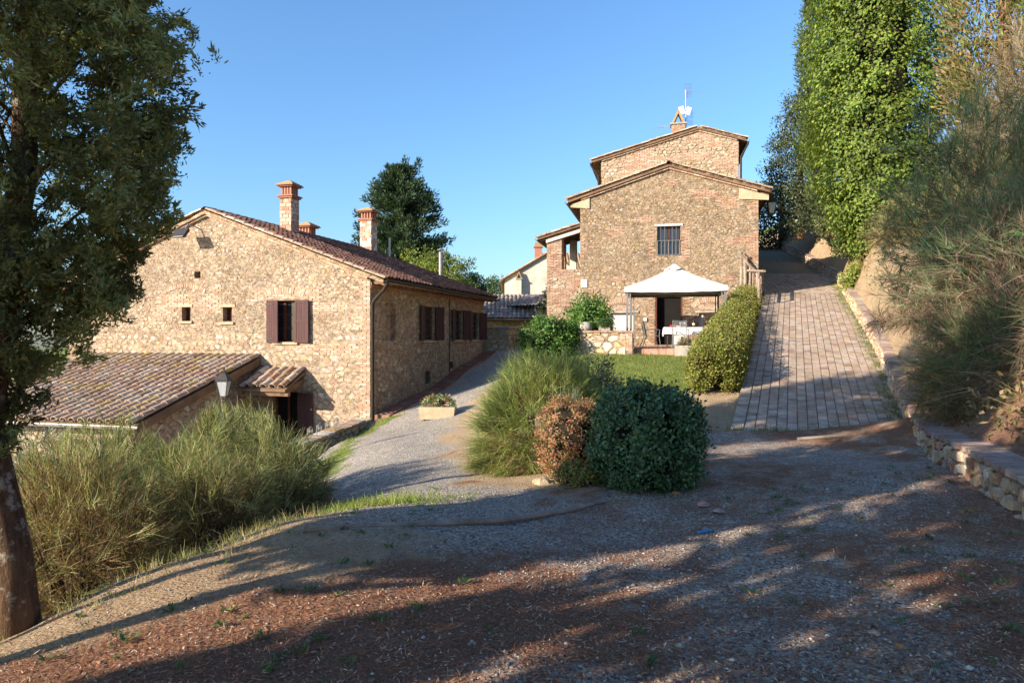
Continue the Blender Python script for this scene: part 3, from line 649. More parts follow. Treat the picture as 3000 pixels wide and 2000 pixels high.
# eaves: carved rafter tails, boards, gutter, downpipe
eb = RT(.45)
for k in range(26):
    y = .08+k*.415
    pr = [(.01, y, RT(.01)-.02), (.44, y, RT(.44)-.02), (.43, y, RT(.44)-.07), (.36, y, RT(.36)-.10), (.26, y, RT(.26)-.085), (.18, y, RT(.18)-.13), (.08, y, RT(.08)-.16), (.01, y, RT(.01)-.20)]
    MB().prism(pr, (0, .085, 0)).build('rafter', m_beam, rf)
gutter(rf, (.56, -.15, eb+.10), (.56, 10.85, eb+.06), .075)
MB().tube([(.56, -.06, eb+.05), (.56, -.06, eb-.05), (.45, -.06, eb-.22), (.16, -.06, eb-.50), (.10, -.06, eb-.62), (.10, -.06, -.95)], .052, 10).build('downpipe', m_pipe, H1)
MB().tube([(.045, 6.25, 3.05), (.045, 6.25, .2)], .018, 6).build('cable_pipe', m_iron, H1)
MB().b6(.005, .06, .06, 10.45, 3.10, 3.17).build('cornice', m_terra, H1)
# chimneys and flues
BRC = [(3, (.48, .30, .21)), (3, (.54, .37, .27)), (1.5, (.43, .24, .16)), (1, (.58, .47, .37))]
chimney(H1, -4.75, 3.0, 5.2, 7.13, .46, .46, BRC, shaft=m_mortar_l); chimney(H1, -6.35, 6.6, 5.3, 6.32, .55, .55, BRC)
chimney(H1, -5.2, 9.7, 5.3, 7.42, .55, .55, [(2, (.46, .24, .16)), (2, (.66, .60, .52)), (1, (.55, .36, .26))], shaft=m_plaster)
MB().tube([(-4.5, 10.4, 5.0), (-4.5, 10.4, 6.15)], .05, 8).build('vent_pipe', m_plaster, H1)
fl = MB().tube([(-1.95, 10.3, 3.9), (-1.95, 10.3, 5.40)], .085, 10).build('flue_pipe', m_zinc, H1)
MB().lathe((-1.95, 10.3, 5.47), [(.16, 0), (.17, .03), (.04, .10)], 10).build('cowl', m_zinc, fl); MB().lathe((-1.95, 10.3, 4.02), [(.15, 0), (.09, .12)], 10).build('flashing', m_zinc, fl)
# floodlight on the gable
fx = thing('floodlight', 'tilted floodlight mounted under the left gable peak', 'lamp', H1.matrix_basis @ Vector((-6.2, 0, 4.86)), R(-16.05))
MB().tube([(0.02, -.02, .28), (0.02, -.30, .30), (.02, -.42, .12)], .022, 6).build('bracket', m_zinc, fx)
hd = MB().box((-.05, -.52, 0), (.46, .10, .32), col=None, tilt=(R(-38), 'X')); hd.build('housing', m_iron, fx)
MB().box((-.05, -.578, -.043), (.36, .012, .23), tilt=(R(-38), 'X')).build('lens', m_lampglass, fx)
# brick kerb along the side wall
kb = thing('brick_kerb', 'red brick kerb running along the foot of the farmhouse side wall', 'kerb', (-4.15, 20, 0), R(-16.05))
kp = Pieces('brick', m_brick, kb, 200)
for k in range(90):
    y = .1+k*.115; P = H1.matrix_basis @ Vector((.35, y, 0)); z = gz(P.x, P.y)
    m = MB().box((.30, y+.055, z+.03), (.52, .106, .16)); kp.add(m.V, m.F, pick([(1, (.30, .13, .09)), (1, (.25, .12, .09))]), 1)
kp.emit()

# ------------------------------------------------------------------ annex in front of the gable
HA = thing('annex', 'low lean-to annex with a mossy barrel tiled roof against the left gable', 'annex', (-4.15, 20, 0), R(-16.05))
sl_ = -.31; dn = Vector((0, -1, sl_)).normalized()
AW = Wall((-3.98, 0, 0), (0, -1, 0), (1, 0, 0))       # right side of annex
AF = Wall((-3.98, -4.55, 0), (-1, 0, 0), (0, -1, 0))
mb = MB(); mb.add([AW.P(0, -3), AW.P(4.55, -3), AW.P(4.55, 1.0-.31*4.55-.2), AW.P(0, .8)], [(0, 1, 2, 3)]); wall_sheet(mb, AF, 0, 6.4, -3.4, lambda u: -.62); mb.build('wall', m_mortar_l, HA)
pa = Pieces('stone', m_stone, HA, 120); rubble(pa, AF, 0, 6.4, -2.6, -.64, .3, .2, ST_L, (.01, .03)); rubble(pa, AW, 0, 4.5, -2.6, .7, .27, .18, ST_L, (.01, .03), [(.31, 1, .72)]); pa.emit()
rfa = MB().prism([(-3.72, .0, 1.00), (-10.4, .0, 1.00), (-10.4, -4.86, 1.0-.31*4.86), (-3.72, -4.86, 1.0-.31*4.86)], (0, 0, -.07)).build('roof', m_beam, HA)
for k in range(9): MB().prism([(-3.80, -.3-k*.55, .93-.31*(.3+k*.55)-.002), (-3.80, -.38-k*.55, .93-.31*(.38+k*.55)-.002), (-3.80, -.38-k*.55, .83-.31*(.38+k*.55)), (-3.80, -.3-k*.55, .83-.31*(.3+k*.55))], (-6.4, 0, 0)).build('batten', m_beam, rfa)
MB().prism([(-3.74, -.02, .92), (-3.74, -4.8, .92-.31*4.78), (-3.74, -4.8, .76-.31*4.78), (-3.74, -.02, .76)], (-.10, 0, 0)).build('barge_beam', m_beam, rfa)
tla = Tiles(rfa, m_tile, TL, 300); tla.field((-3.70, -.02, 1.02), (-1, 0, 0), dn, 23, 13, .288, .385, 1.0, wfun=lambda i, j: 1/(1+.02*i)); tla.emit()
gutter(rfa, (-3.55, -4.98, -.50), (-10.4, -4.98, -.53), .075, m_zinc)
for k in range(12): MB().b6(-4.1-k*.5, -4.18-k*.5, -4.86, -4.4, -.60, -.52).build('rafter_end', m_beam, rfa)
for k in range(5): MB().box((-4.6-k*1.1, -4.57, -1.0), (.16, .10, .12)).build('wall_opening', m_dark, HA)
# porch roof
HP = thing('porch_roof', 'small tiled porch roof over the dark doorway beside the annex', 'canopy', (-4.15, 20, 0), R(-16.05))
s2 = -.47; dn = Vector((0, -1, s2)).normalized()
rp = MB().prism([(-2.14, .0, .62), (-3.70, .0, .62), (-3.70, -1.08, .62-.47*1.08), (-2.14, -1.08, .62-.47*1.08)], (0, 0, -.06)).build('roof', m_beam, HP)
tp = Tiles(rp, m_tile, TL, 60); tp.field((-2.12, -.02, .64), (-1, 0, 0), dn, 5, 3, .30, .36); tp.emit()
for x in (-2.22, -3.5): MB().prism([(x, 0, .40), (x, -1.0, .08), (x, -1.0, -.06), (x, 0, .22)], (-.13, 0, 0)).build('bracket_beam', m_beam, HP)
MB().b6(-3.68, -2.10, -1.0, -.88, -.075, .045).build('front_beam', m_beam, HP)

# ------------------------------------------------------------------ right house with tower
H2 = thing('tower_house', 'tall weathered stone house with a gabled front and a higher gabled block behind', 'house', (9.86, 27.3, 0), R(-12.54))
FW = Wall((0, 0, 0), (-1, 0, 0), (0, -1, 0))
R2 = lambda x: 8.58 - .315*abs(x+3.5)
fh = [(2.95, 4.04, 1.30, 3.39, .35), (3.04, 3.97, 4.98, 6.17, .28), (4.94, 5.9, 1.66, 2.62, .14), (1.45, 2.31, 1.4, 2.60, .14)]
mb = MB(); wall_sheet(mb, FW, 0, 7.15, -.5, lambda u: R2(-u)-.01, fh, [3.5])
mb.build('wall', m_mortar_r, H2)
mb = MB(); mb.add([(0, 0, -.5), (0, 16, -.5), (0, 16, R2(0)), (0, 0, R2(0))], [(0, 1, 2, 3)]); mb.add([(-7.15, 0, -.5), (-7.15, 8, -.5), (-7.15, 8, R2(-7.15)), (-7.15, 0, R2(-7.15))], [(0, 1, 2, 3)]); mb.build('wall', m_mortar_r, H2)
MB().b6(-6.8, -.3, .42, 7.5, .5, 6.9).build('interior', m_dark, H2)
ps = Pieces('stone', m_stone, H2, 300); pb = Pieces('brick', m_brick, H2, 300)
def bz2(u, v):
    if u < .34+.1*math.sin(v*23) and (v < 5.6 or v > 6.6): return True
    if u > 6.95-.12*math.sin(v*17) and 5 < v < 6: return True
    if (2.75 < u < 3.04 or 3.97 < u < 4.22) and 4.7 < v < 6.2: return True
    if (2.72 < u < 2.95 or 4.04 < u < 4.3) and 1.3 < v < 3.4: return True
    return vn(u*.9+33, v*2.0) > .37
def plast(u, v): return vn(u*.75+5, v*.75+3) + .35*vn(u*2.1, v*2.1) + .25*(1-((u-3.5)/3)**2)*sstep(4.0, 6.0, v) - .22
hl = [(-.315, 1, 8.54-.315*3.5), (.315, 1, 8.54+.315*3.5)]
fhm = [(h[0]-.05, h[1]+.05, h[2]-.05, h[3]+.05) for h in fh] + [(4.8, 6.0, 2.6, 3.0), (1.3, 2.5, 2.6, 3.0)]
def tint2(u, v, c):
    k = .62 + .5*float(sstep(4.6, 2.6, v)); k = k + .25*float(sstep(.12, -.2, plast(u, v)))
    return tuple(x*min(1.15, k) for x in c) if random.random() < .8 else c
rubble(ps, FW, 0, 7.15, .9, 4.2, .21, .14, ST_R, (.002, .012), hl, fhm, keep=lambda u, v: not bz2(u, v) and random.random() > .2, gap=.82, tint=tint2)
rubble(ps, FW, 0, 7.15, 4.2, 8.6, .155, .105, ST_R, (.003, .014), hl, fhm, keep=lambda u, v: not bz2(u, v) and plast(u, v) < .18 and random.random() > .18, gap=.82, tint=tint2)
bricks(pb, FW, 0, 7.15, .9, 8.5, .24, .066, BR, .014, keep=lambda u, v: bz2(u, v) and v < 8.5-.315*abs(u-3.5), holes=[(h[0]-.005, h[1]+.005, h[2]-.005, h[3]+.005) for h in fh])
arch(pb, FW, 5.42, 2.78, .60, .26, 17, .22, .02, BR_L, 6); arch(pb, FW, 1.88, 2.78, .60, .26, 17, .22, .02, BR_L, 6)
bricks(pb, FW, 4.95, 5.9, 2.74, 2.94, .22, .066, BR_L, .008); bricks(pb, FW, 1.42, 2.34, 2.74, 2.94, .22, .066, BR_L, .008)
# tower block
TW = Wall((0, 7.6, 0), (-1, 0, 0), (0, -1, 0))
R3 = lambda x: 12.26 - (.32*(x+1.97) if x > -1.97 else .262*(-1.97-x))
mb = MB(); wall_sheet(mb, TW, -.02, 6.95, 6.4, lambda u: R3(-u)-.01, (), [1.97]); mb.add([(.02, 7.6, 6), (.02, 16, 6), (.02, 16, R3(0)), (.02, 7.6, R3(0))], [(0, 1, 2, 3)]); mb.add([(-6.95, 7.6, 6), (-6.95, 16, 6), (-6.95, 16, R3(-6.95)), (-6.95, 7.6, R3(-6.95))], [(0, 1, 2, 3)]); mb.add([(.02, 16, 6), (-6.95, 16, 6), (-6.95, 16, R3(-6.95)), (-1.97, 16, R3(-1.97)), (.02, 16, R3(0))], [(0, 1, 2, 3, 4)]); mb.build('wall', m_mortar_l, H2)
hl = [(-.32, 1, 12.22-.32*1.97), (.262, 1, 12.22+.262*1.97)]
bz3 = lambda u, v: u < .3+.1*math.sin(v*20) or vn(u*1.1+70, v*2.2) > .16
rubble(ps, TW, 0, 6.95, 7.2, 12.3, .25, .16, ST_L, (.012, .04), hl, (), keep=lambda u, v: not bz3(u, v) and v > 8.3-.315*abs(u-3.5), gap=.84, wfun=lambda u, v: .6)
bricks(pb, TW, 0, 6.95, 7.2, 12.2, .26, .07, BR_L, .016, keep=lambda u, v: bz3(u, v) and v > 8.3-.315*abs(u-3.5) and v < (12.2-.32*(1.97-u) if u < 1.97 else 12.2-.262*(u-1.97)), wgt=.6)
ps.emit(); pb.emit()
def verge(parent, pts, y, pal=BR_L):
    vb = Pieces('verge_brick', m_brick, parent, 100)
    for (xa, za), (xb, zb) in zip(pts[:-1], pts[1:]):
        L = abs(xb-xa); n = int(L/.24)
        for k in range(n):
            a, b = xa+(xb-xa)*k/n, xa+(xb-xa)*(k+.94)/n; z0, z1 = za+(zb-za)*k/n, za+(zb-za)*(k+.94)/n
            m = MB().prism([(a, y-.10, z0), (b, y-.10, z1), (b, y-.10, z1-.055), (a, y-.10, z0-.055)], (0, .12, 0)); vb.add(m.V, m.F, pick(pal), 1)
    vb.emit()
rf2 = roof_slab(H2, [(-7.62, R2(-7.62)+.10), (-3.5, 8.68), (.42, R2(.42)+.10)], -.16, 7.55, .09, 'roof', m_beam)
verge(rf2, [(-7.1, R2(-7.1)-.01), (-3.5, 8.57), (-.05, R2(-.05)-.01)], 0)
t2 = Tiles(rf2, m_tile, TL, 150)
t2.field((-3.45, -.24, 8.70), (0, 1, 0), Vector((1, 0, -.315)), 4, 11, .24, .37, wfun=lambda i, j: 1/(1+i)); t2.field((-3.55, -.24, 8.70), (0, 1, 0), Vector((-1, 0, -.315)), 4, 12, .24, .36, wfun=lambda i, j: 1/(1+i))
for k in range(5): t2.items.append((3, mat_axes(Vector((-3.5, -.26+.38*k, 8.73)), Vector((0, 1.05, .03)), Vector((-1.2, 0, 0)), Vector((0, 0, 1.1))), 3))
t2.emit()
corrug(rf2, (-3.45, .75, 8.69), (0, 1, 0), Vector((1, 0, -.315)), 30, 4.1, .225, .06, m_tile, TL); corrug(rf2, (-3.55, .75, 8.69), (0, 1, 0), Vector((-1, 0, -.315)), 30, 4.3, .225, .06, m_tile, TL)
gutter(rf2, (.50, -.2, R2(.5)+.06), (.50, 7.5, R2(.5)+.03), .08); gutter(rf2, (-7.70, -.2, R2(-7.7)+.06), (-7.70, 7.5, R2(-7.7)+.03), .08)
for sx, x0, x1 in ((1, .01, .40), (-1, -7.16, -7.60)):
    for k in range(18): MB().prism([(x0, .05+k*.42, R2(x0)-.015), (x1, .05+k*.42, R2(x1)-.015), (x1, .05+k*.42, R2(x1)-.08), (x0, .05+k*.42, R2(x0)-.12)], (0, .09, 0)).build('rafter', m_beam, rf2)
# corner corbels on the facade
for x0, x1 in ((-7.55, -6.75), (-.75, .38)):
    MB().prism([(x0, -.055, R2(x0)-.10), (x1, -.055, R2(x1)-.10), (x1, -.055, min(R2(x0), R2(x1))-.28), (x0, -.055, min(R2(x0), R2(x1))-.20)], (0, .10, 0)).build('corbel', m_tuff, H2)
rf3 = roof_slab(H2, [(-7.40, R3(-7.40)+.10), (-1.97, 12.36), (.38, R3(.38)+.10)], 7.44, 16.3, .09, 'roof', m_beam)
verge(rf3, [(-6.9, R3(-6.9)-.01), (-1.97, 12.25), (-.05, R3(-.05)-.01)], 7.6)
t3 = Tiles(rf3, m_tile, TL, 110)
t3.field((-1.92, 7.36, 12.38), (0, 1, 0), Vector((1, 0, -.32)), 3, 6, .24, .40, wfun=lambda i, j: 1/(1+i)); t3.field((-2.02, 7.36, 12.38), (0, 1, 0), Vector((-1, 0, -.262)), 3, 14, .24, .40, wfun=lambda i, j: 1/(1+i)); t3.emit()
corrug(rf3, (-1.92, 8.1, 12.37), (0, 1, 0), Vector((1, 0, -.32)), 36, 2.4, .225, .06, m_tile, TL); corrug(rf3, (-2.02, 8.1, 12.37), (0, 1, 0), Vector((-1, 0, -.262)), 36, 5.6, .225, .06, m_tile, TL)
gutter(rf3, (.46, 7.4, R3(.46)+.06), (.46, 16.2, R3(.46)+.03), .08); gutter(rf3, (-7.48, 7.4, R3(-7.48)+.06), (-7.48, 16.2, R3(-7.48)+.03), .08)
MB().tube([(.46, 7.5, R3(.46)), (.46, 7.5, R3(.46)-.1), (.12, 7.5, R3(.46)-.75), (.10, 7.5, 7.3)], .05, 8).build('downpipe', m_pipe, H2)
MB().tube([(-7.48, 7.5, R3(-7.48)), (-7.48, 7.5, R3(-7.48)-.1), (-7.08, 7.5, R3(-7.48)-.7), (-7.05, 7.5, 7.3)], .05, 8).build('downpipe', m_pipe, H2)
MB().b6(-3.5, -2.85, 7.30, 7.598, 8.35, 8.92).build('chimney_base', m_concrete, H2)
# chimney with two leaning tiles, antennas
cx, cy = -2.95, 8.4
ch = MB().b6(cx-.36, cx+.36, cy-.3, cy+.3, 11.6, 12.78).build('chimney', m_mortar_l, rf3)
pc = Pieces('brick', m_brick, ch, 60); bricks(pc, Wall((cx-.36, cy-.3, 0), (1, 0, 0), (0, -1, 0)), 0, .72, 11.9, 12.76, .24, .075, BR); pc.emit()
MB().b6(cx-.42, cx+.42, cy-.36, cy+.36, 12.785, 12.86).build('slab', m_concrete, ch)
for s_ in (-1, 1): MB().prism([(cx+s_*.34, cy-.28, 12.86), (cx+s_*.24, cy-.28, 12.86), (cx-s_*.02, cy-.28, 13.42), (cx+s_*.02, cy-.28, 13.58)], (0, .56, 0)).build('cap_tile', m_tile_cap, ch)
an = thing('antenna_mast', 'rooftop antenna mast with grid reflectors beside the top chimney', 'antenna', H2.matrix_basis @ Vector((-2.55, 9.0, 12.5)), R(-12.54))
MB().tube([(0, 0, -.3), (0, 0, 2.35)], .028, 8).build('mast', m_zinc, an)
def grid_panel(c, w_, h_, n, m, nm='reflector', ty=.15):
    g = MB()
    for k in range(n): x = -w_/2+w_*k/(n-1); g.tube([(c[0]+x, c[1]+x*ty, c[2]-h_/2), (c[0]+x, c[1]+x*ty, c[2]+h_/2)], .006, 4)
    for k in range(m): z = -h_/2+h_*k/(m-1); g.tube([(c[0]-w_/2, c[1]-w_/2*ty, c[2]+z), (c[0]+w_/2, c[1]+w_/2*ty, c[2]+z)], .006, 4)
    return g.build(nm, m_grey, an)
grid_panel((.12, .1, 2.35), .42, .75, 6, 12); grid_panel((.05, .1, 1.0), .65, .95, 8, 14)
MB().tube([(0, 0, 2.25), (.45, -.3, 2.12), (.85, -.5, 1.98)], .014, 5).build('boom', m_grey, an)
for s_ in (-1, 1): MB().box((s_*.17-.04, -.1, 1.22-s_*.03), (.26, .04, .42), tilt=(R(s_*18), 'Y')).build('panel_antenna', m_white, an)
yb = MB().tube([(.0, 0, .25), (-1.55, -.2, .42)], .014, 5).build('yagi_boom', m_zinc, an)
for k in range(7):
    x = -.75-k*.12; MB().tube([(x+.05, -.1, .34-.02*k*0+.20), (x-.10, -.1, .34+.0-.10+.02*k)], .009, 4).build('yagi_element', m_zinc, an)
# openings of the facade
window(H2, FW, 3.04, 3.97, 4.98, 6.17, .2, True, False); g = MB()
for k in range(7): uu = 3.06+.89*k/6; g.tube([FW.P(uu, 4.98, .02), FW.P(uu, 5.58, .02)], .013, 6)
for v in (5.0, 5.58): g.tube([FW.P(3.0, v, .02), FW.P(4.01, v, .02)], .016, 6)
for uu in (3.2, 3.36, 3.66, 3.82): g.tube([FW.P(uu, 5.58, .0), FW.P(uu, 6.15, -.02)], .010, 5)
g.build('window_railing', m_grey, H2)
for u0, u1, v, m_ in ((2.94, 4.07, 6.175, m_panel), (4.72, 6.02, 2.625, m_concrete), (1.25, 2.45, 2.605, m_concrete)):
    MB().prism([FW.P(u0, v, -.1), FW.P(u1, v, -.1), FW.P(u1, v+.085, -.1), FW.P(u0, v+.085, -.1)], FW.dn*.15).build('lintel', m_, H2)
for h in fh[2:]: MB().prism([FW.P(h[0]-.02, h[2]-.02, -.13), FW.P(h[1]+.02, h[2]-.02, -.13), FW.P(h[1]+.02, h[3]+.02, -.13), FW.P(h[0]-.02, h[3]+.02, -.13)], FW.dn*.012).build('blocked_opening', m_panel, H2)
dd = MB().prism([FW.P(2.9, 1.2, -.34), FW.P(4.1, 1.2, -.34), FW.P(4.1, 3.45, -.34), FW.P(2.9, 3.45, -.34)], FW.dn*.01).build('doorway', m_dark, H2)  # black sheet in place of the unlit room behind the door
for u in (2.98, 4.01): MB().prism([FW.P(u-.03, 1.3, -.12), FW.P(u+.03, 1.3, -.12), FW.P(u+.03, 3.38, -.12), FW.P(u-.03, 3.38, -.12)], FW.dn*.10).build('door_frame', m_frame, dd)
MB().prism([FW.P(2.99, 1.3, -.33), FW.P(3.3, 1.3, -.33), FW.P(3.3, 2.1, -.33), FW.P(2.99, 2.1, -.33)], FW.dn*.05).build('cabinet', m_panel, dd)
MB().prism([FW.P(4.38, 2.28, 0), FW.P(4.52, 2.28, 0), FW.P(4.52, 2.42, 0), FW.P(4.38, 2.42, 0)], FW.dn*.06).build('switch_box', m_panel, H2)
for (u0, u1, v0, v1) in ((6.85, 7.12, 3.7, 4.05), (6.9, 7.1, 3.0, 3.2)): MB().prism([FW.P(u0, v0, 0), FW.P(u1, v0, 0), FW.P(u1, v1, 0), FW.P(u0, v1, 0)], FW.dn*.045).build('plaster_patch', m_plaster, H2)
# loggia on the left flank
HL = thing('loggia', 'small open loggia with a brick pillar on the left flank of the stone house', 'loggia', (9.86, 27.3, 0), R(-12.54))
LW = Wall((-7.15, .14, 0), (-1, 0, 0), (0, -1, 0))
lb = MB(); lb.b6(-8.6, -7.152, .14, .5, -.3, 4.50); lb.b6(-8.6, -8.25, .52, 3.0, -.3, 4.50); lb.build('wall', m_mortar_l, HL)
pi = MB().b6(-8.6, -7.95, .142, .70, 4.502, 5.98).build('pillar', m_mortar_s, HL); MB().b6(-7.92, -7.62, 2.4, 2.8, 4.2, 6.05).build('pillar', m_plaster, HL); MB().b6(-8.6, -8.15, 2.4, 2.95, 4.4, 5.95).build('pillar', m_mortar_s, HL)
pb = Pieces('brick', m_brick, HL, 260); ps = Pieces('stone', m_stone, HL, 160)
bricks(pb, LW, .80, 1.45, 4.5, 5.92, .24, .068, BR, .014); bzl = lambda u, v: vn(u*1.3+4, v*1.8+40) > .05 or u > 1.22
bricks(pb, LW, 0, 1.45, .9, 4.48, .24, .066, BR, .016, keep=bzl); rubble(ps, LW, 0, 1.45, .9, 4.48, .24, .17, ST_L, (.012, .04), keep=lambda u, v: not bzl(u, v), gap=.86)
bricks(pb, Wall((-7.95, .142, 0), (0, 1, 0), (1, 0, 0)), 0, .55, 4.5, 5.98, .24, .068, BR, .012)
pb.emit(); ps.emit()
RLg = lambda x: 6.36+.285*(x+7.15)
rl = roof_slab(HL, [(-8.98, RLg(-8.98)), (-7.154, RLg(-7.154))], .0, 3.2, .06, 'roof', m_beam)
for k in range(8): MB().prism([(-8.9, .12+k*.4, RLg(-8.9)-.062), (-7.16, .12+k*.4, RLg(-7.16)-.062), (-7.16, .12+k*.4, RLg(-7.16)-.16), (-8.9, .12+k*.4, RLg(-8.9)-.14)], (0, .09, 0)).build('rafter', m_beam, rl)
MB().prism([(-8.62, .05, RLg(-8.62)-.165), (-7.16, .05, RLg(-7.16)-.165), (-7.16, .05, RLg(-7.16)-.30), (-8.62, .05, RLg(-8.62)-.30)], (0, .16, 0)).build('beam', m_plaster, HL)
t4 = Tiles(rl, m_tile, TL, 60); t4.field((-7.16, -.06, 6.37), (0, 1, 0), Vector((-1, 0, -.285)), 12, 5, .25, .38); t4.emit()
gutter(rl, (-9.02, -.05, RLg(-9.02)-.02), (-9.02, 3.2, RLg(-9.02)-.02), .06)

# ------------------------------------------------------------------ paved ramp
ramp = None
yy = np.concatenate([np.arange(12.5, 31, .25), np.arange(31, 60, 1.0)]); V = []; F = []
for y in yy:
    a, b = float(ramp_left(y)), float(wall_x(y))+.1
    for k in range(7): x = a+(b-a)*k/6; V.append((x, y, float(ramp_z(x, y))-.012))
for i in range(len(yy)-1):
    for k in range(6): F.append((i*7+k, i*7+k+1, i*7+k+8, i*7+k+7))
m_joint = M_plain('joint_sand', (.25, .20, .145), (.15, .14, .08), 5, 50, .95, .6, .01)
ramp = props(link('ramp', mesh_np('ramp', V, F), m_joint), kind='structure')
pp = Pieces('paver', m_paver, ramp, 300)
PAL_P = [(3, (.375, .285, .215)), (3, (.34, .255, .19)), (2, (.41, .325, .255)), (1, (.29, .205, .155))]
def paver(x0, x1, y0, y1):
    L0, L1 = float(ramp_left(y0)), float(ramp_left(y1))
    c = [(L0+x0, y0), (L0+x1, y0), (L1+x1, y1), (L1+x0, y1)]; e = .006
    if c[1][0] > wall_x(y0)+.12: return
    h = random.uniform(-.006, .006); tx_, ty_ = random.uniform(-.03, .03), random.uniform(-.03, .03); V = []
    for (x, y) in c: V.append((x, y, float(ramp_z(x, y))-.02))
    mx, my = sum(p[0] for p in c)/4, sum(p[1] for p in c)/4
    for (x, y) in c: V.append((mx+(x-mx)*.93, my+(y-my)*.93, float(ramp_z(x, y))+.010+h+tx_*(x-mx)+ty_*(y-my)))
    d = math.hypot(mx, my); pp.add(V, [(4, 5, 6, 7)]+[(i, (i+1) % 4, 4+(i+1) % 4, 4+i) for i in range(4)], pick(PAL_P), (x1-x0)*(y1-y0)/d**2)
y = 12.5
while y < 33.5: paver(.006, .25, y+.005, y+.095); y += .10
for k in range(18):
    y = 12.5 + (.10 if k % 2 else 0)
    while y < 33.5: paver(.262+k*.2+.005, .262+(k+1)*.2-.005, y+.005, min(y+.195, 33.5)); y += .20
pp.emit()
# drain grating at the foot of the ramp
dg = thing('drain_grating', 'narrow metal drain grating along the foot of the paved ramp', 'drain')
zl, zr = gz(4.0, 12.3), gz(7.2, 12.3); xa, xb = 3.94, 7.30
def dgz(x): return float(ramp_z(x, 12.5))+.004
fr = MB()
for yq in (12.34, 12.475): fr.prism([(xa, yq, dgz(xa)), (xb, yq, dgz(xb)), (xb, yq, dgz(xb)-.06), (xa, yq, dgz(xa)-.06)], (0, .02, 0))
fr.build('frame', m_zinc, dg)
gb = MB()
for k in range(95): x = xa+.03+(xb-xa-.06)*k/94; gb.b6(x-.006, x+.006, 12.36, 12.475, dgz(x)-.03, dgz(x)-.004)
gb.build('grate_bars', m_grey, dg)
MB().prism([(xa, 12.3, dgz(xa)-.055), (xb, 12.3, dgz(xb)-.055), (xb, 12.5, dgz(xb)-.055), (xa, 12.5, dgz(xa)-.055)], (0, 0, -.06)).build('channel', m_dark, dg)

# ------------------------------------------------------------------ low stone wall right of the ramp
LWt = thing('low_stone_wall', 'low rubble stone wall with brick coping climbing beside the ramp', 'wall')
class SWall(Wall):
    def __init__(s, a, b, dn): s.o = Vector(a); d = Vector(b)-Vector(a); s.len = math.hypot(d.x, d.y); s.du = d/s.len; s.dn = Vector(dn)
ps = Pieces('stone', m_stone, LWt, 300); pb = Pieces('coping_brick', m_brick, LWt, 200)
body = MB()
def base_z(y): return float(np.interp(y, [-8, 5.7, 8, 10, 12.5], [.25, .1, .06, -.06, -.2])) if y < 12.5 else float(ramp_z(wall_x(y), y))
wy = [3.2, 4.5] + [5.7, 6.5, 7.4, 8.3, 9.2, 10.1, 11, 11.8, 12.6, 14, 15.4, 16.8, 18.2, 19.6, 21.2, 22.8, 24.4, 26, 28, 31, 34, 38, 42, 45]
WPAL = [(3, (.46, .36, .25)), (2, (.40, .29, .19)), (2, (.54, .45, .34)), (1, (.50, .33, .15)), (1, (.42, .23, .15)), (1, (.33, .28, .23))]
for y0, y1 in zip(wy[:-1], wy[1:]):
    a = Vector((float(wall_x(y0)), y0, base_z(y0))); b = Vector((float(wall_x(y1)), y1, base_z(y1)))
    d = (b-a); n = Vector((-d.y, d.x, 0)).normalized(); n = n if n.x < 0 else -n
    W = SWall(a, b, n); Hh = float(wall_h((y0+y1)/2))
    a2, b2 = a-n*.32, b-n*.32
    body.prism([a+Vector((0, 0, -.4)), b+Vector((0, 0, -.4)), b+Vector((0, 0, Hh-.06)), a+Vector((0, 0, Hh-.06))], -n*.32)
    wt = 1/(4+y0)**2
    rubble(ps, W, .0, W.len, -.08, Hh-.07, .22, .15, WPAL, (.012, .06), gap=.92, wfun=lambda u, v, wt=wt: wt)
    k = 0.; st = .26 if y0 < 20 else .4
    while k < W.len-.02:
        e = min(k+st*random.uniform(.85, 1.1), W.len); pk = []
        for (u, dd_) in ((k+.006, .035), (e-.006, .035), (e-.006, -.345), (k+.006, -.345)): pk.append(W.P(u, Hh-.058+random.uniform(-.012, .008), dd_+random.uniform(-.03, .02)))
        m = MB().prism(pk, (0, 0, .058+random.uniform(-.008, .012))); pb.add(m.V, m.F, pick([(2, (.30, .22, .18)), (2, (.26, .18, .15)), (1, (.38, .27, .21)), (1, (.33, .28, .22))]), wt); k = e
body.build('core', m_mortar_r, LWt); ps.emit(); pb.emit()

# ------------------------------------------------------------------ stone edge wall by the farmhouse corner
EW = thing('stone_edge_wall', 'low stone retaining edge between the gravel path and the farmhouse corner', 'wall')
ea, eb_ = Vector((-4.1, 19.75, -1.9)), Vector((-5.25, 15.6, -1.9)); d = eb_-ea; n = Vector((-d.y, d.x, 0)).normalized()
n = n if n.x > 0 else -n
L = d.length; du = d.normalized(); body = MB(); tz = lambda u: 1.12-.06*u
body.prism([ea, ea+du*L, ea+du*L+Vector((0, 0, tz(L))), ea+Vector((0, 0, tz(0)))], -n*.34); body.build('core', m_mortar_l, EW)
ps = Pieces('stone', m_stone, EW, 120)
for W in (Wall(ea+n*.001, du, n), Wall(ea-n*.341, du, -n)): rubble(ps, W, 0, L, .2, 1.1, .32, .2, ST_L, (.015, .05), [(.06, 1, 1.11)])
k = 0.
while k < L:
    e = min(L, k+random.uniform(.3, .5)); z0 = ea.z+tz(k)
    m = MB().prism([ea+du*(k+.01)+n*.05+Vector((0, 0, tz(k))), ea+du*(e-.01)+n*.05+Vector((0, 0, tz(e))), ea+du*(e-.01)-n*.39+Vector((0, 0, tz(e))), ea+du*(k+.01)-n*.39+Vector((0, 0, tz(k)))], (0, 0, random.uniform(.05, .09))); ps.add(m.V, m.F, pick(ST_L), 1); k = e
ps.emit()
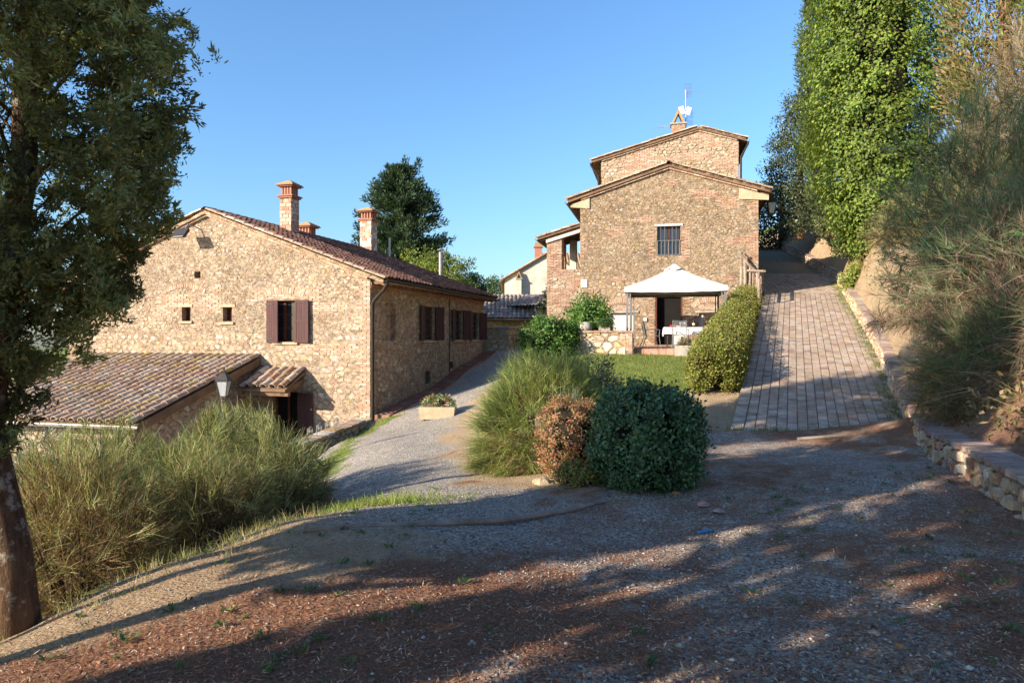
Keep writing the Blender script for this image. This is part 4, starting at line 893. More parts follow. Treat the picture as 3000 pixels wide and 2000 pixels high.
# scrolled iron rail on it
IR = thing('iron_scroll_rail', 'wrought iron rail with white scrolls beside the porch door', 'railing', (0, 0, 0))
for q in range(4):
    c = ea - n*.17 + du*(1.6+q*.42) + Vector((0, 0, tz(1.6+q*.42)+.22)); pts = []
    for t in range(26):
        th = t*.5; r = .12*(1-t/28.); pts.append(c + du*(r*math.cos(th)) + Vector((0, 0, r*math.sin(th)+.02)))
    MB().tube(pts, .013, 5).build('scroll', m_zinc, IR)
    MB().tube([c+du*.14+Vector((0, 0, -.25)), c+du*.14+Vector((0, 0, .1))], .012, 5).build('upright', m_zinc, IR)

# ------------------------------------------------------------------ far buildings in the gap
def far_house(name, label, x0, x1, y0, y1, zb, zt, ridge, axis, rmat, pal, wmat=m_plaster, ov=.4, n=None):
    t = thing(name, label, 'house', ((x0+x1)/2, y0, zb)); cx_, cy_ = (x0+x1)/2, y0
    w2 = (x1-x0)/2; D = y1-y0; h = zt-zb; rr = ridge-zb
    m = MB(); m.b6(-w2, w2, 0, D, -2, h)
    if axis == 'x': m.prism([(-w2, 0, h), (-w2, D, h), (-w2, D/2, rr)], (2*w2, 0, 0))
    else: m.prism([(-w2, 0, h), (w2, 0, h), (0, 0, rr)], (0, D, 0))
    m.build('wall', wmat, t)
    if axis == 'x':
        sl = (rr-h)/(D/2)
        o = MB().prism([(-w2-.2, -ov, h-sl*ov+.02), (-w2-.2, D/2, rr+.02), (-w2-.2, D/2, rr+.10), (-w2-.2, -ov, h-sl*ov+.10)], (2*w2+.4, 0, 0)); o.prism([(-w2-.2, D+ov, h-sl*ov+.02), (-w2-.2, D/2, rr+.02), (-w2-.2, D/2, rr+.10), (-w2-.2, D+ov, h-sl*ov+.10)], (2*w2+.4, 0, 0)); rf = o.build('roof', m_beam, t)
        corrug(rf, (-w2-.2, D/2, rr+.10), (1, 0, 0), Vector((0, -1, -sl)), int((2*w2+.4)/.26), (D/2+ov)*math.sqrt(1+sl*sl)+.2, .26, .08, rmat, pal)
    else:
        sl = (rr-h)/w2
        o = MB()
        for s_ in (-1, 1): o.prism([(s_*(w2+ov), -.2, h-sl*ov+.02), (0, -.2, rr+.02), (0, -.2, rr+.12), (s_*(w2+ov), -.2, h-sl*ov+.12)], (0, D+.4, 0))
        rf = o.build('roof', m_beam, t)
        for s_ in (-1, 1): corrug(rf, (0, -.25, rr+.11), (0, 1, 0), Vector((s_, 0, -sl)), int((D+.4)/.26), (w2+ov)*math.sqrt(1+sl*sl), .26, .08, rmat, pal)
    return t
TG = [(3, (.22, .19, .18)), (2, (.28, .25, .23)), (1, (.18, .15, .14)), (1, (.30, .23, .19))]
TO = [(3, (.42, .24, .14)), (2, (.36, .20, .12)), (1, (.45, .33, .16))]
f1 = far_house('outbuilding', 'low outbuilding with a dark grey tiled roof in the gap between the houses', -2.6, 3.2, 41, 47, 1.2, 2.72, 4.2, 'x', m_tile, TG, m_mortar_s)
corrug(f1, (.6, 2.6, 3.02), (1, -.9, 0), Vector((-.9, -1, -.55)), 9, 2.2, .26, .08, m_tile, TG, 'side_roof')
gutter(f1, (-3.1, -.5, 1.42), (3.1, -.5, 1.42), .07)
f2 = far_house('pale_house', 'pale plastered far house with two chimneys behind the grey roof', -.6, 6.5, 55, 66, 2, 6.2, 8.3, 'y', m_tile, TO, m_plaster)
c1 = MB().b6(-2.6, -2.2, -.45, -.02, 0, 4.2).build('chimney', m_plaster, f2); MB().b6(-2.68, -2.12, -.52, .05, 4.2, 4.28).build('slab', m_concrete, c1)
for s_ in (-1, 1): MB().prism([(-2.4+s_*.25, -.4, 4.28), (-2.4+s_*.16, -.4, 4.28), (-2.4-s_*.01, -.4, 4.72), (-2.4+s_*.02, -.4, 4.86)], (0, .4, 0)).build('cap_tile', m_tile_cap, c1)
c2 = MB().b6(-1.95+.85, -1.25+.75, .6, 1.1, 3, 6.9).build('chimney', m_brickwall if False else m_terra, f2); MB().b6(-1.18, -.42, .5, 1.2, 6.9, 7.0).build('slab', m_terra, c2); MB().b6(-1.1, -.5, .6, 1.1, 7.0, 7.3).build('cap', m_tile_cap, c2)
f3 = far_house('tiled_house', 'far house with an orange tiled roof seen through the loggia opening', 2.6, 12, 60, 68, 2, 7.2, 9.3, 'x', m_tile, TO, m_plaster, ov=.7)
# low garden walls and lawn edge beyond the farmhouse
gw1 = thing('garden_wall', 'low sunlit stone wall just past the end of the farmhouse', 'wall', (-1.0, 30.6, 0), R(-16.05))
MB().b6(-.5, .9, 0, 3.4, .2, 2.02).build('core', m_mortar_s, gw1); MB().b6(-.56, .96, -.06, 3.46, 2.02, 2.09).build('coping', m_concrete, gw1)
ps = Pieces('stone', m_stone, gw1, 80); rubble(ps, Wall((.9, 0, 0), (0, 1, 0), (1, 0, 0)), 0, 3.4, .6, 2.0, .3, .2, ST_S, (.01, .03)); rubble(ps, Wall((-.5, 0, 0), (1, 0, 0), (0, -1, 0)), 0, 1.4, .6, 2.0, .3, .2, ST_S, (.01, .03)); ps.emit()
gw2 = thing('boundary_wall', 'low stone wall crossing the gap below the grey roofed outbuilding', 'wall', (-.9, 39.2, 0))
MB().b6(-.8, 5.0, 0, .35, .8, 2.10).build('core', m_mortar_s, gw2); ps = Pieces('stone', m_stone, gw2, 60); rubble(ps, Wall((-.8, 0, 0), (1, 0, 0), (0, -1, 0)), 0, 5.8, 1.0, 2.08, .34, .22, ST_S, (.01, .03)); ps.emit()

# ------------------------------------------------------------------ patio, gazebo, furniture (frame of the right house)
PM = H2.matrix_basis.copy(); PM = Matrix.Translation((9.86, 27.3, 0)) @ Matrix.Rotation(R(-12.54), 4, 'Z'); RZ = R(-12.54)
def wp(x, y, z): return PM @ Vector((x, y, z))
pt = props(MB().b6(-5.1, -.9, -5.3, -.005, .3, 1.22).build('patio', m_joint), kind='structure'); pt.matrix_basis = PM
ptl = Pieces('floor_tile', m_brick, pt, 300)
for i in range(14):
    for j in range(17):
        m = MB().b6(-5.1+i*.3+.004, -5.1+(i+1)*.3-.004, -5.3+j*.31+.004, -5.3+(j+1)*.31-.004, 1.21, 1.236); ptl.add(m.V, m.F, pick([(1, (.40, .19, .13)), (1, (.36, .17, .12)), (1, (.44, .23, .16))]), 1)
for i in range(17):
    m = MB().b6(-5.1+i*.247+.004, -5.1+(i+1)*.247-.004, -5.325, -5.298, .95, 1.215); ptl.add(m.V, m.F, pick([(1, (.38, .19, .14)), (1, (.42, .23, .17))]), 2)
ptl.emit()
def block_wall(name, label, x0, x1, y0, y1, z0, z1, pal=ST_L):
    t = thing(name, label, 'wall', (9.86, 27.3, 0), RZ); MB().b6(x0, x1, y0, y1, z0, z1-.05).build('core', m_mortar_l, t)
    ps = Pieces('stone', m_stone, t, 80); pb = Pieces('brick', m_brick, t, 120)
    W = Wall((x1, y0, 0), (-1, 0, 0), (0, -1, 0)); L = x1-x0
    e = lambda u, v: u < .22+.06*math.sin(v*60) or u > L-.26+.05*math.sin(v*50)
    bricks(pb, W, 0, L, z0+.3, z1-.05, .24, .068, BR_L, .014, keep=e); rubble(ps, W, .2, L-.22, z0+.3, z1-.06, .33, .22, [(2, (.55, .40, .2)), (2, (.60, .50, .38)), (1, (.52, .33, .16)), (1, (.48, .36, .26))], (.015, .04))
    W2 = Wall((x1, y0, 0), (0, 1, 0), (1, 0, 0)); rubble(ps, W2, 0, y1-y0, z0+.3, z1-.06, .3, .2, ST_L, (.015, .04))
    for k in range(int(L/.25)+1):
        a, b = x0-.04+k*.25, min(x1+.04, x0-.04+(k+1)*.25)-.008
        if b > a+.03: m = MB().b6(a, b, y0-.05, y1+.05, z1-.05, z1+random.uniform(.005, .02)); pb.add(m.V, m.F, pick([(1, (.38, .22, .16)), (1, (.33, .2, .15))]), 1)
    ps.emit(); pb.emit(); return t
block_wall('patio_wall', 'stone patio wall with brick corners carrying a big capstone', -6.50, -4.72, -5.60, -5.34, .6, 1.83)
block_wall('patio_side_wall', 'stone pier with brick coping on the right of the gazebo behind the hedge', -2.25, -1.0, -2.6, -2.2, .6, 2.52)
cs = thing('capstone', 'rough grey rounded capstone on the left end of the patio wall', 'stone', wp(-6.30, -5.47, 1.845), RZ)
MB().lathe((0, 0, 0), [(.20, 0), (.215, .08), (.21, .2), (.16, .27), (.06, .30)], 9).build('boulder', m_concrete, cs, True)
fb = thing('flower_trough', 'small stone trough with dark green plants on the patio wall', 'planter', wp(-5.66, -5.47, 1.845), RZ); MB().b6(-.19, .19, -.12, .12, 0, .15).build('trough', m_concrete, fb)
# gazebo
gx0, gx1, gy0, gy1, zt_ = -4.94, -1.68, -4.70, -1.72, 3.26
GZB = thing('gazebo', 'white canvas gazebo on grey metal posts over the patio table', 'gazebo', (9.86, 27.3, 0), RZ)
for x in (gx0, gx1):
    for y in (gy0, gy1):
        MB().b6(x-.035, x+.035, y-.035, y+.035, 1.24, zt_).build('post', m_grey, GZB)
        sx = 1 if x == gx0 else -1
        MB().b6(x+sx*.10-.02, x+sx*.10+.02, y-.02, y+.02, 1.24, zt_-.05).build('post', m_grey, GZB)
for y in (gy0, gy1): MB().b6(gx0, gx1, y-.025, y+.025, zt_-.10, zt_-.02).build('beam', m_grey, GZB)
for x in (gx0, gx1): MB().b6(x-.025, x+.025, gy0+.03, gy1-.03, zt_-.098, zt_-.022).build('beam', m_grey, GZB)
cx, cy, zp = (gx0+gx1)/2, (gy0+gy1)/2, 4.18
def canopy(name, e, z0, z1, ktop, sag, val, n=10):
    mb = MB(); ex, ey = (gx1-gx0)/2+e, (gy1-gy0)/2+e
    cor = [(-ex, -ey), (ex, -ey), (ex, ey), (-ex, ey)]
    for k in range(4):
        a, b = cor[k], cor[(k+1) % 4]; V = []; F = []
        for i in range(n+1):
            t = i/n*(1-ktop); zz_ = z0+(z1-z0)*(i/n) - sag*math.sin(math.pi*i/n)
            for j in range(n+1):
                s_ = j/n; px, py = (a[0]+(b[0]-a[0])*s_)*(1-t), (a[1]+(b[1]-a[1])*s_)*(1-t)
                V.append((cx+px, cy+py, zz_ - sag*.6*math.sin(math.pi*s_)*(1-i/n)))
        for i in range(n):
            for j in range(n): q = i*(n+1)+j; F.append((q, q+1, q+n+2, q+n+1))
        mb.add(V, F)
        V = []
        for j in range(13):
            s_ = j/12; px, py = a[0]+(b[0]-a[0])*s_, a[1]+(b[1]-a[1])*s_; zz_ = z0-sag*.6*math.sin(math.pi*s_); V += [(cx+px, cy+py, zz_), (cx+px*1.003, cy+py*1.003, zz_-val+.008*math.sin(j*2.3))]
        mb.add(V, [(2*j, 2*j+2, 2*j+3, 2*j+1) for j in range(12)])
    return mb.build(name, m_white, GZB)
cn = canopy('canopy', .09, 3.36, 4.06, .14, .05, .17)
gx0_, gx1_ = gx0, gx1
mb = MB()
for k in range(24):
    t0, t1 = 2*math.pi*k/24, 2*math.pi*(k+1)/24; r0, r1 = .38, .12
    z = lambda t: 4.06+.035*math.sin(t*5)
    mb.add([(cx+r0*math.cos(t0), cy+r0*math.sin(t0), z(t0)), (cx+r0*math.cos(t1), cy+r0*math.sin(t1), z(t1)), (cx+r1*math.cos(t1), cy+r1*math.sin(t1), 4.24), (cx+r1*math.cos(t0), cy+r1*math.sin(t0), 4.24)], [(0, 1, 2, 3)])
mb.lathe((cx, cy, 4.235), [(.13, 0), (.08, .03), (.01, .05)], 12)
mb.build('vent_cap', m_white, GZB, True)
# table
TB = thing('patio_table', 'patio table under a white tablecloth below the gazebo', 'table', wp(-3.02, -3.75, 1.236), RZ)
MB().b6(-.62, .62, -.4, .4, .68, .72).build('table_top', m_grey, TB)
for sx in (-1, 1):
    for sy in (-1, 1): MB().tube([(sx*.55, sy*.34, 0), (sx*.55, sy*.34, .69)], .02, 6).build('leg', m_iron, TB)
mb = MB(); n = 48; per = []
for k in range(n):
    t = 2*math.pi*k/n; c_, s_ = math.cos(t), math.sin(t); m_ = max(abs(c_)/.70, abs(s_)/.46); px, py = c_/m_, s_/m_; per.append((px, py))
V = [(0, 0, .735)]
for (px, py) in per: V.append((px*.96, py*.96, .733))
for k, (px, py) in enumerate(per): V.append((px, py, .715))
for k, (px, py) in enumerate(per):
    f = 1+.035*math.sin(k*2.1)+.03*math.sin(k*.9); dz = .28+.05*math.sin(k*.55+1)
    V.append((px*f*1.02, py*f*1.03, .735-dz))
F = [(0, 1+k, 1+(k+1) % n) for k in range(n)]
for r_ in (0, 1): F += [(1+r_*n+k, 1+r_*n+(k+1) % n, 1+(r_+1)*n+(k+1) % n, 1+(r_+1)*n+k) for k in range(n)]
tc = thing('tablecloth', 'white tablecloth draped over the patio table', 'tablecloth', wp(-3.02, -3.75, 1.236), RZ); mb.add(V, F).build('cloth', m_cloth, tc, True)
def chair(label, loc, rz):
    t = thing('garden_chair', label, 'chair', loc, rz, 'mesh garden chairs at the patio table')
    for s_ in (-1, 1):
        MB().tube([(s_*.27, .30, 0), (s_*.27, .24, .42), (s_*.27, .26, .64), (s_*.27, .10, .67), (s_*.26, -.22, .64)], .014, 6).build('front_leg', m_grey, t)
        MB().tube([(s_*.25, -.36, 0), (s_*.24, -.20, .42), (s_*.23, -.30, .93)], .014, 6).build('back_leg', m_grey, t)
    se = MB()
    for k in range(13): x = -.23+.46*k/12; se.tube([(x, -.2, .42), (x, .24, .43)], .006, 4)
    for k in range(12): y = -.2+.44*k/11; se.tube([(-.24, y, .421), (.24, y, .421)], .006, 4)
    se.build('seat', m_grey, t)
    bk = MB()
    for k in range(15): x = -.22+.44*k/14; bk.tube([(x, -.21, .47), (x, -.30, .93)], .0065, 4)
    for k in range(15): f = k/14; bk.tube([(-.225, -.21-.09*f, .47+.46*f), (.225, -.21-.09*f, .47+.46*f)], .0065, 4)
    bk.tube([(-.235, -.20, .46), (-.235, -.30, .95), (.235, -.30, .95), (.235, -.20, .46), (-.235, -.2, .46)], .014, 6)
    bk.build('backrest', m_grey, t)
chair('grey mesh garden chair with its back to the lawn', wp(-3.15, -4.62, 1.236), RZ+R(-4)); chair('grey mesh garden chair at the left end of the patio table', wp(-4.15, -3.9, 1.236), RZ+R(-78))
# things on the table
def ontable(x, y): return wp(-3.02+x, -3.75+y, 1.236+.738)
for k, (x, y, lab) in enumerate(((-.42, -.12, 'leftmost red tomato of the little cluster on the tablecloth'), (-.33, -.06, 'rear red tomato of the little cluster on the tablecloth'), (-.30, -.17, 'rightmost red tomato of the little cluster on the tablecloth'))):
    o = MB().lathe((0, 0, 0), [(.01, 0), (.045, .015), (.055, .045), (.045, .078), (.012, .085)], 10).build('tomato', m_red, None, True); o.location = ontable(x, y); props(o, lab, 'tomato', 'tomatoes on the patio table')
bt = thing('wine_bottle', 'dark wine bottle standing on the right of the tablecloth', 'bottle', ontable(.36, .08)); MB().lathe((0, 0, 0), [(.038, 0), (.04, .01), (.04, .19), (.034, .215), (.015, .25), (.014, .31), (.017, .315)], 12).build('glass_body', m_bottle, bt, True); MB().lathe((0, 0, .07), [(.0408, 0), (.0408, .08)], 12).build('label', m_plaster, bt)
for x, y, lab in ((-.10, .05, 'left clear drinking glass on the tablecloth'), (-.02, .12, 'middle clear drinking glass on the tablecloth'), (.06, .06, 'right clear drinking glass on the tablecloth')):
    o = MB().lathe((0, 0, 0), [(.034, 0), (.034, .006), (.006, .012), (.006, .08), (.03, .10), (.04, .15), (.034, .19)], 10).build('wine_glass', m_lampglass, None, True); o.location = ontable(x, y); props(o, lab, 'glass', 'glasses on the patio table')
sp = thing('stone_planter', 'worn stone planter with lavender in front of the patio table', 'planter', wp(-3.02, -5.62, gz(*(wp(-3.02, -5.62, 0).xy))), RZ)
mb = MB(); mb.b6(-.33, .33, -.2, .2, -.05, .34); mb.build('box', m_concrete, sp)

# ------------------------------------------------------------------ planter on the gravel, lamps, railing, stray things
def lantern(parent, c, s=1.0, glass=m_lampglass):
    c = Vector(c)
    def sq(mb, prof, rot=math.pi/4): return mb.lathe(c, [(r*s, z*s) for r, z in prof], 4, rot=rot)
    sq(MB(), [(.10, 0), (.185, .36)]).build('glass', glass, parent)
    fr = MB()
    for k in range(4):
        t = math.pi/4+k*math.pi/2; fr.tube([c+Vector((.105*math.cos(t), .105*math.sin(t), -.01))*s, c+Vector((.192*math.cos(t), .192*math.sin(t), .37))*s], .011*s, 5)
    sq(fr, [(.12, -.04), (.125, -.0), (.10, .012)]); sq(fr, [(.215, .36), (.215, .385), (.19, .39)])
    fr.build('frame', m_iron, parent)
    cp = MB(); sq(cp, [(.21, .391), (.10, .53), (.085, .53), (.085, .56), (.10, .57), (.03, .60), (.018, .63), (.03, .65), (.004, .69)]); cp.build('cap', m_iron, parent)
lp = thing('lamp_post', 'black street lantern on a post rising from the broom by the annex', 'lamp post', (-5.87, 13.9, gz(-5.87, 13.9)))
hz = .40 - gz(-5.87, 13.9)
MB().lathe((0, 0, 0), [(.10, 0), (.10, .2), (.05, .3), (.035, .5), (.03, hz-.1), (.05, hz-.06), (.035, hz)], 10).build('post', m_iron, lp); lantern(lp, (0, 0, hz+.03), .86)
wl = thing('wall_lantern', 'black lantern on a scrolled bracket at the right corner of the stone house', 'lamp', wp(.0, .9, 6.55), RZ)
lantern(wl, (.62, 0, .14), 1.18); br = MB().tube([(0, 0, -.1), (.35, 0, -.02), (.62, 0, .10)], .02, 6); br.tube([(0, 0, -.75), (.18, 0, -.55), (.34, 0, -.25), (.5, 0, -.05)], .016, 6)
br.tube([(.05+.12*math.cos(t*.5)*(1-t/22.), 0, -.35+.12*math.sin(t*.5)*(1-t/22.)) for t in range(18)], .012, 5); br.build('bracket', m_iron, wl)
tx, ty = -2.02, 18.6; tz_ = gz(tx, ty)
tr = thing('flower_planter', 'pale stone trough planter with red and white flowers on the gravel path', 'planter', (tx, ty, tz_), R(-4))
mb = MB(); mb.prism([(-.46, -.19, -.03), (.46, -.19, -.03), (.49, -.21, .30), (-.49, -.21, .30)], (0, .40, 0)); mb.build('trough', m_tuff, tr)
MB().b6(-.44, .44, -.165, .15, .30, .306).build('soil', m_joint, tr)
rw = thing('wooden_railing', 'rustic railing of weathered branches at the house corner above the hedge', 'railing', (0, 0, 0))
def stick(pts, r, name='post'):
    q = []
    for k, p in enumerate(pts): q.append(Vector(p)+Vector((random.uniform(-.03, .03), random.uniform(-.03, .03), 0)))
    MB().tube(q, r, 7).build(name, m_oldwood, rw)
c0 = wp(0, 0, 0)
rp_ = lambda x, y, z: wp(x, y, z)
for x, z0, z1 in ((-.72, 3.3, 4.98), (-.55, 3.25, 4.75), (-.40, 3.2, 4.5), (-.26, 3.2, 4.3), (-.10, 3.2, 4.2)): stick([rp_(x, -.35, z0), rp_(x+.03, -.33, (z0+z1)/2), rp_(x+.01, -.35, z1)], .05+random.uniform(-.01, .015))
stick([rp_(-.74, -.35, 4.95), rp_(-.4, -.32, 4.5), rp_(-.12, -.35, 4.18)], .055, 'rail'); stick([rp_(-.6, -.30, 4.95), rp_(-.3, -.05, 4.7), rp_(-.02, -.03, 4.4)], .03, 'rail'); stick([rp_(-.5, -.40, 4.25), rp_(.18, -.45, 4.2)], .05, 'rail')
# the railing goes on along the ramp behind the hedge
rb2 = thing('ramp_railing', 'rough branch handrail along the left edge of the ramp behind the hedge', 'railing')
pr_ = [(float(ramp_left(y))-.1, y, float(ramp_z(ramp_left(y), y))) for y in (25.2, 26.6, 28.0)]
for p in pr_: MB().tube([(p[0], p[1], p[2]-.6), (p[0]+.02, p[1], p[2]+1.0)], .05, 7).build('post', m_oldwood, rb2)
for h_ in (.55, .98): MB().tube([(p[0]+random.uniform(-.05, .05), p[1], p[2]+h_+random.uniform(-.05, .05)) for p in pr_], .045, 7).build('rail', m_oldwood, rb2)
# long bleached pole and loose stones on the forecourt
pole = [( -1.55 + .0, 6.55), (-.6, 6.75), (.3, 7.0), (.95, 7.35), (1.35, 7.6)]
pts = [(-1.75, 5.75), (-.9, 5.95), (-.1, 6.2), (.55, 6.62), (.95, 7.0)]
o = MB().tube([(x, y, gz(x, y)+.03) for x, y in pts], [.03, .034, .032, .03, .022], 7).build('wooden_pole', m_oldwood); props(o, 'long bleached wooden pole lying across the shaded gravel', 'pole')
o = MB().tube([(4.9, 11.7, gz(4.9, 11.7)+.03), (5.9, 11.75, gz(5.9, 11.75)+.03)], .035, 6).build('broken_plank', m_oldwood); props(o, 'short broken plank lying before the drain grating', 'plank')
def rock(name, label, x, y, r, mat, cat='stone', group=None, fl=.7):
    V = []; F = []; n = 7
    for j, (rr, zz_) in enumerate(((.55, -.3), (1, .05), (.85, .5), (.4, .8))):
        for k in range(n): t = 2*math.pi*k/n; q = rr*random.uniform(.8, 1.2); V.append((r*q*math.cos(t), r*q*math.sin(t), r*zz_*fl*random.uniform(.85, 1.1)))
    for j in range(3):
        for k in range(n): F.append((j*n+k, j*n+(k+1) % n, (j+1)*n+(k+1) % n, (j+1)*n+k))
    F.append(tuple(range(3*n, 4*n)))
    o = MB().add(V, F).build(name, mat); o.location = (x, y, gz(x, y)+.01); props(o, label, cat, group); return o
m_pink = M_plain('pink_stone', (.45, .28, .24), None, 9, 60, .9, .6); m_orange = M_plain('orange_stone', (.45, .24, .10), None, 9, 60, .9, .6)
rock('loose_stone', 'pinkish flat stone beside a sunlit patch of gravel', 1.89, 6.75, .07, m_pink); rock('loose_stone', 'smaller reddish flat stone right of the pinkish stone', 1.97, 6.5, .06, m_pink, fl=.4)
rock('loose_stone', 'small orange stone on the ground under the dark round bush', 1.75, 7.3, .05, m_orange); rock('loose_stone', 'yellowish pebble near the bottom right corner', 1.98, 3.72, .035, m_tuff); rock('loose_stone', 'orange cracked pebble near the bottom right corner', 2.02, 3.55, .035, m_orange)
o = MB().box((0, 0, .012), (.10, .03, .012), rz=.4).box((.06, .04, .016), (.06, .025, .01), rz=-.3).build('plastic_scrap', m_blue); o.location = (1.62, 5.8, gz(1.62, 5.8)); props(o, 'tiny scrap of bright blue plastic on the gravel', 'litter')
o = rock('kerb_stone', 'pale squared stone half buried under the red leaved bush', .36, 8.3, .14, m_tuff, fl=.6)

# ------------------------------------------------------------------ foliage generators (numpy)
def unit(v): return v/np.maximum(np.linalg.norm(v, axis=-1, keepdims=True), 1e-9)
def rdir(n): return unit(rng.normal(size=(n, 3)))
def pcol(n, pal, jt=.18):
    w_ = np.array([p[0] for p in pal], float); c = np.array([p[1] for p in pal])[rng.choice(len(pal), n, p=w_/w_.sum())]
    return np.clip(c*(1+rng.uniform(-jt, jt, (n, 1)))*(1+rng.uniform(-.06, .06, (n, 3))), .002, 1)
class Fol:
    def __init__(s): s.V = []; s.F = []; s.C = []; s.n = 0
    def leaves(s, P, D, N, L, Wd, col, fold=.15):
        n = len(P); D = unit(D); S_ = unit(np.cross(D, N)); N2 = np.cross(S_, D); L = np.broadcast_to(L, (n,))[:, None]; Wd = np.broadcast_to(Wd, (n,))[:, None]
        V = np.stack([P, P+D*L*.45+S_*Wd*.5+N2*Wd*fold, P+D*L, P+D*L*.45-S_*Wd*.5+N2*Wd*fold], 1).reshape(-1, 3)
        s.V.append(V); s.F.append(np.arange(n*4).reshape(n, 4)+s.n); s.C.append(col); s.n += n*4
    def ribbons(s, P, D, L, Wd, curve, col, segs=3, col2=None):
        n = len(P); D = unit(D); S_ = unit(np.cross(D, rdir(n))); L = np.broadcast_to(L, (n,))[:, None]; Wd = np.broadcast_to(Wd, (n,))[:, None]; rows = []
        for k in range(segs+1):
            t = k/segs; c = P + D*L*t + curve*L*t*t; w_ = Wd*(1-.75*t)*.5; rows += [c+S_*w_, c-S_*w_]
        V = np.stack(rows, 1).reshape(-1, 3); m = 2*(segs+1); b = (np.arange(n)*m)[:, None, None]
        f = np.array([[2*k, 2*k+1, 2*k+3, 2*k+2] for k in range(segs)])[None]; F = (b+f).reshape(-1, 4)+s.n
        if col2 is None: cc = np.repeat(col, segs, 0)
        else: cc = np.stack([col+(col2-col)*(k/max(1, segs-1)) for k in range(segs)], 1).reshape(-1, 3)
        s.V.append(V); s.F.append(F); s.C.append(cc); s.n += n*m
    def build(s, name, mat, parent=None):
        return link(name, mesh_np(name, np.concatenate(s.V), np.concatenate(s.F), np.concatenate(s.C)), mat, parent)
def clumps(fol, C, rad, per, L, Wd, pal, out=None, up=.5, rnd=.7, bright=None, jt=.18, squash=1.0, oc=None, hollow=.0):
    """leaf clumps: C centres (K,3), rad (K,)"""
    K = len(C); n = K*per; ci = np.repeat(np.arange(K), per)
    d = rdir(n); r = rng.uniform(hollow, 1, n)**.5; off = d*r[:, None]; off[:, 2] *= squash
    P = C[ci]+off*rad[ci][:, None]
    o = d if out is None else unit(out[ci]*.8+d*.7)
    D = o + np.array([0, 0, up]) + rdir(n)*rnd
    col = pcol(n, pal, jt)
    b = (np.ones(K) if bright is None else bright)[ci][:, None]
    fol.leaves(P, D, rdir(n)+o*.6, L*rng.uniform(.6, 1.3, n), Wd*rng.uniform(.7, 1.2, n), col*b)
def profile_pts(K, prof, ax, inner=.45, seed=0, power=.5, lowb=.02):
    """points inside a crown of revolution; ax(z) -> axis xy"""
    z = np.array([p[0] for p in prof]); r = np.array([p[1] for p in prof]); zz_ = np.linspace(z[0], z[-1], 400); rr = np.interp(zz_, z, r); cdf = np.cumsum(rr+lowb); cdf /= cdf[-1]
    pz = np.interp(rng.random(K), cdf, zz_); pr = np.interp(pz, z, r)*(inner+(1-inner)*rng.random(K)**power); th = rng.random(K)*2*math.pi
    a_ = np.array([ax(q) for q in pz]); return np.stack([a_[:, 0]+pr*np.cos(th), a_[:, 1]+pr*np.sin(th), pz], 1), np.stack([np.cos(th), np.sin(th), np.zeros(K)], 1)
def trunk(parent, pts, rs, name='trunk', n=10, mat=m_bark):
    m = MB().tube(pts, rs, n); o = m.build(name, mat, parent, True); return o
def lim(parent, a, b, r0, r1, name='branch', bend=.15):
    a, b = Vector(a), Vector(b); m = (a+b)/2+Vector((random.uniform(-bend, bend), random.uniform(-bend, bend), random.uniform(0, bend))); return MB().tube([a, m, b], [r0, (r0+r1)/2, r1], 6).build(name, m_bark, parent, True)
CYP = [(3, (.085, .125, .050)), (3, (.11, .14, .055)), (2, (.14, .165, .06)), (1, (.17, .135, .06)), (.7, (.20, .19, .075))]
def cypress(label, x, y, prof, K, per, L, Wd, rad, r0=.18, lean=(0, 0), pal=CYP, group=None, z0=None, branches=24, inner=.5, hi=.25, bright=(.6, 1.35), up=.7, axp=None, boughs=0, blen=.5, spray=False):
    zb = gz(x, y) if z0 is None else z0
    t = thing('cypress_tree', label, 'tree', (x, y, zb), 0, group)
    ax = (lambda z: (float(np.interp(z, [p[0] for p in axp], [p[1] for p in axp])), 0.)) if axp else (lambda z: (lean[0]*z, lean[1]*z)); top = prof[-1][0]
    trunk(t, [(*ax(z), z) for z in np.linspace(-.3, top*.95, 9)], [r0*1.35, r0] + [r0*(1-.11*k) for k in range(1, 8)], n=14)
    if boughs:
        B_, Ob = profile_pts(boughs, prof, ax, .30, lowb=.45); kb = K//boughs; bi = np.repeat(np.arange(boughs), kb); dv = unit(Ob*.8+np.array([0, 0, .55])+rng.normal(size=(boughs, 3))*.4)
        C = B_[bi]+dv[bi]*(rng.uniform(-.75, .22, (len(bi), 1))*blen)+rng.normal(size=(len(bi), 3))*rad*.75; O = Ob[bi]; K = len(C); bb = rng.uniform(*bright, boughs)[bi]
    else: C, O = profile_pts(K, prof, ax, inner); bb = rng.uniform(*bright, K)
    f = Fol()
    if spray:
        T_ = unit(O*.7+np.array([0, 0, .45])+rng.normal(size=(K, 3))*.65); ci = np.repeat(np.arange(K), per); m = len(ci); tl_ = rng.uniform(.6, 1.4, K)*rad*1.5; q_ = rng.random(m)
        P = C[ci]+T_[ci]*(tl_[ci]*(q_-.6))[:, None]+rng.normal(size=(m, 3))*rad*.28*(1.15-q_[:, None])
        f.leaves(P, T_[ci]+rng.normal(size=(m, 3))*.5, rdir(m), L*rng.uniform(.6, 1.3, m), Wd*rng.uniform(.7, 1.2, m), pcol(m, pal, .2)*(bb*rng.uniform(.8, 1.2, K))[ci][:, None])
    else: clumps(f, C, rng.uniform(rad*.6, rad*1.3, K), per, L, Wd, pal, out=O*.6+np.array([0, 0, .5]), up=up, rnd=.55, bright=bb*rng.uniform(.85, 1.15, K), squash=1.5)
    f.build('crown', m_needle, t)
    for k in range(branches):
        q = C[rng.integers(K)]; a_ = ax(max(.3, q[2]-.9)); lim(t, (a_[0], a_[1], max(.8, q[2]-.9)), q, .018 if boughs else .03, .005)
    return t
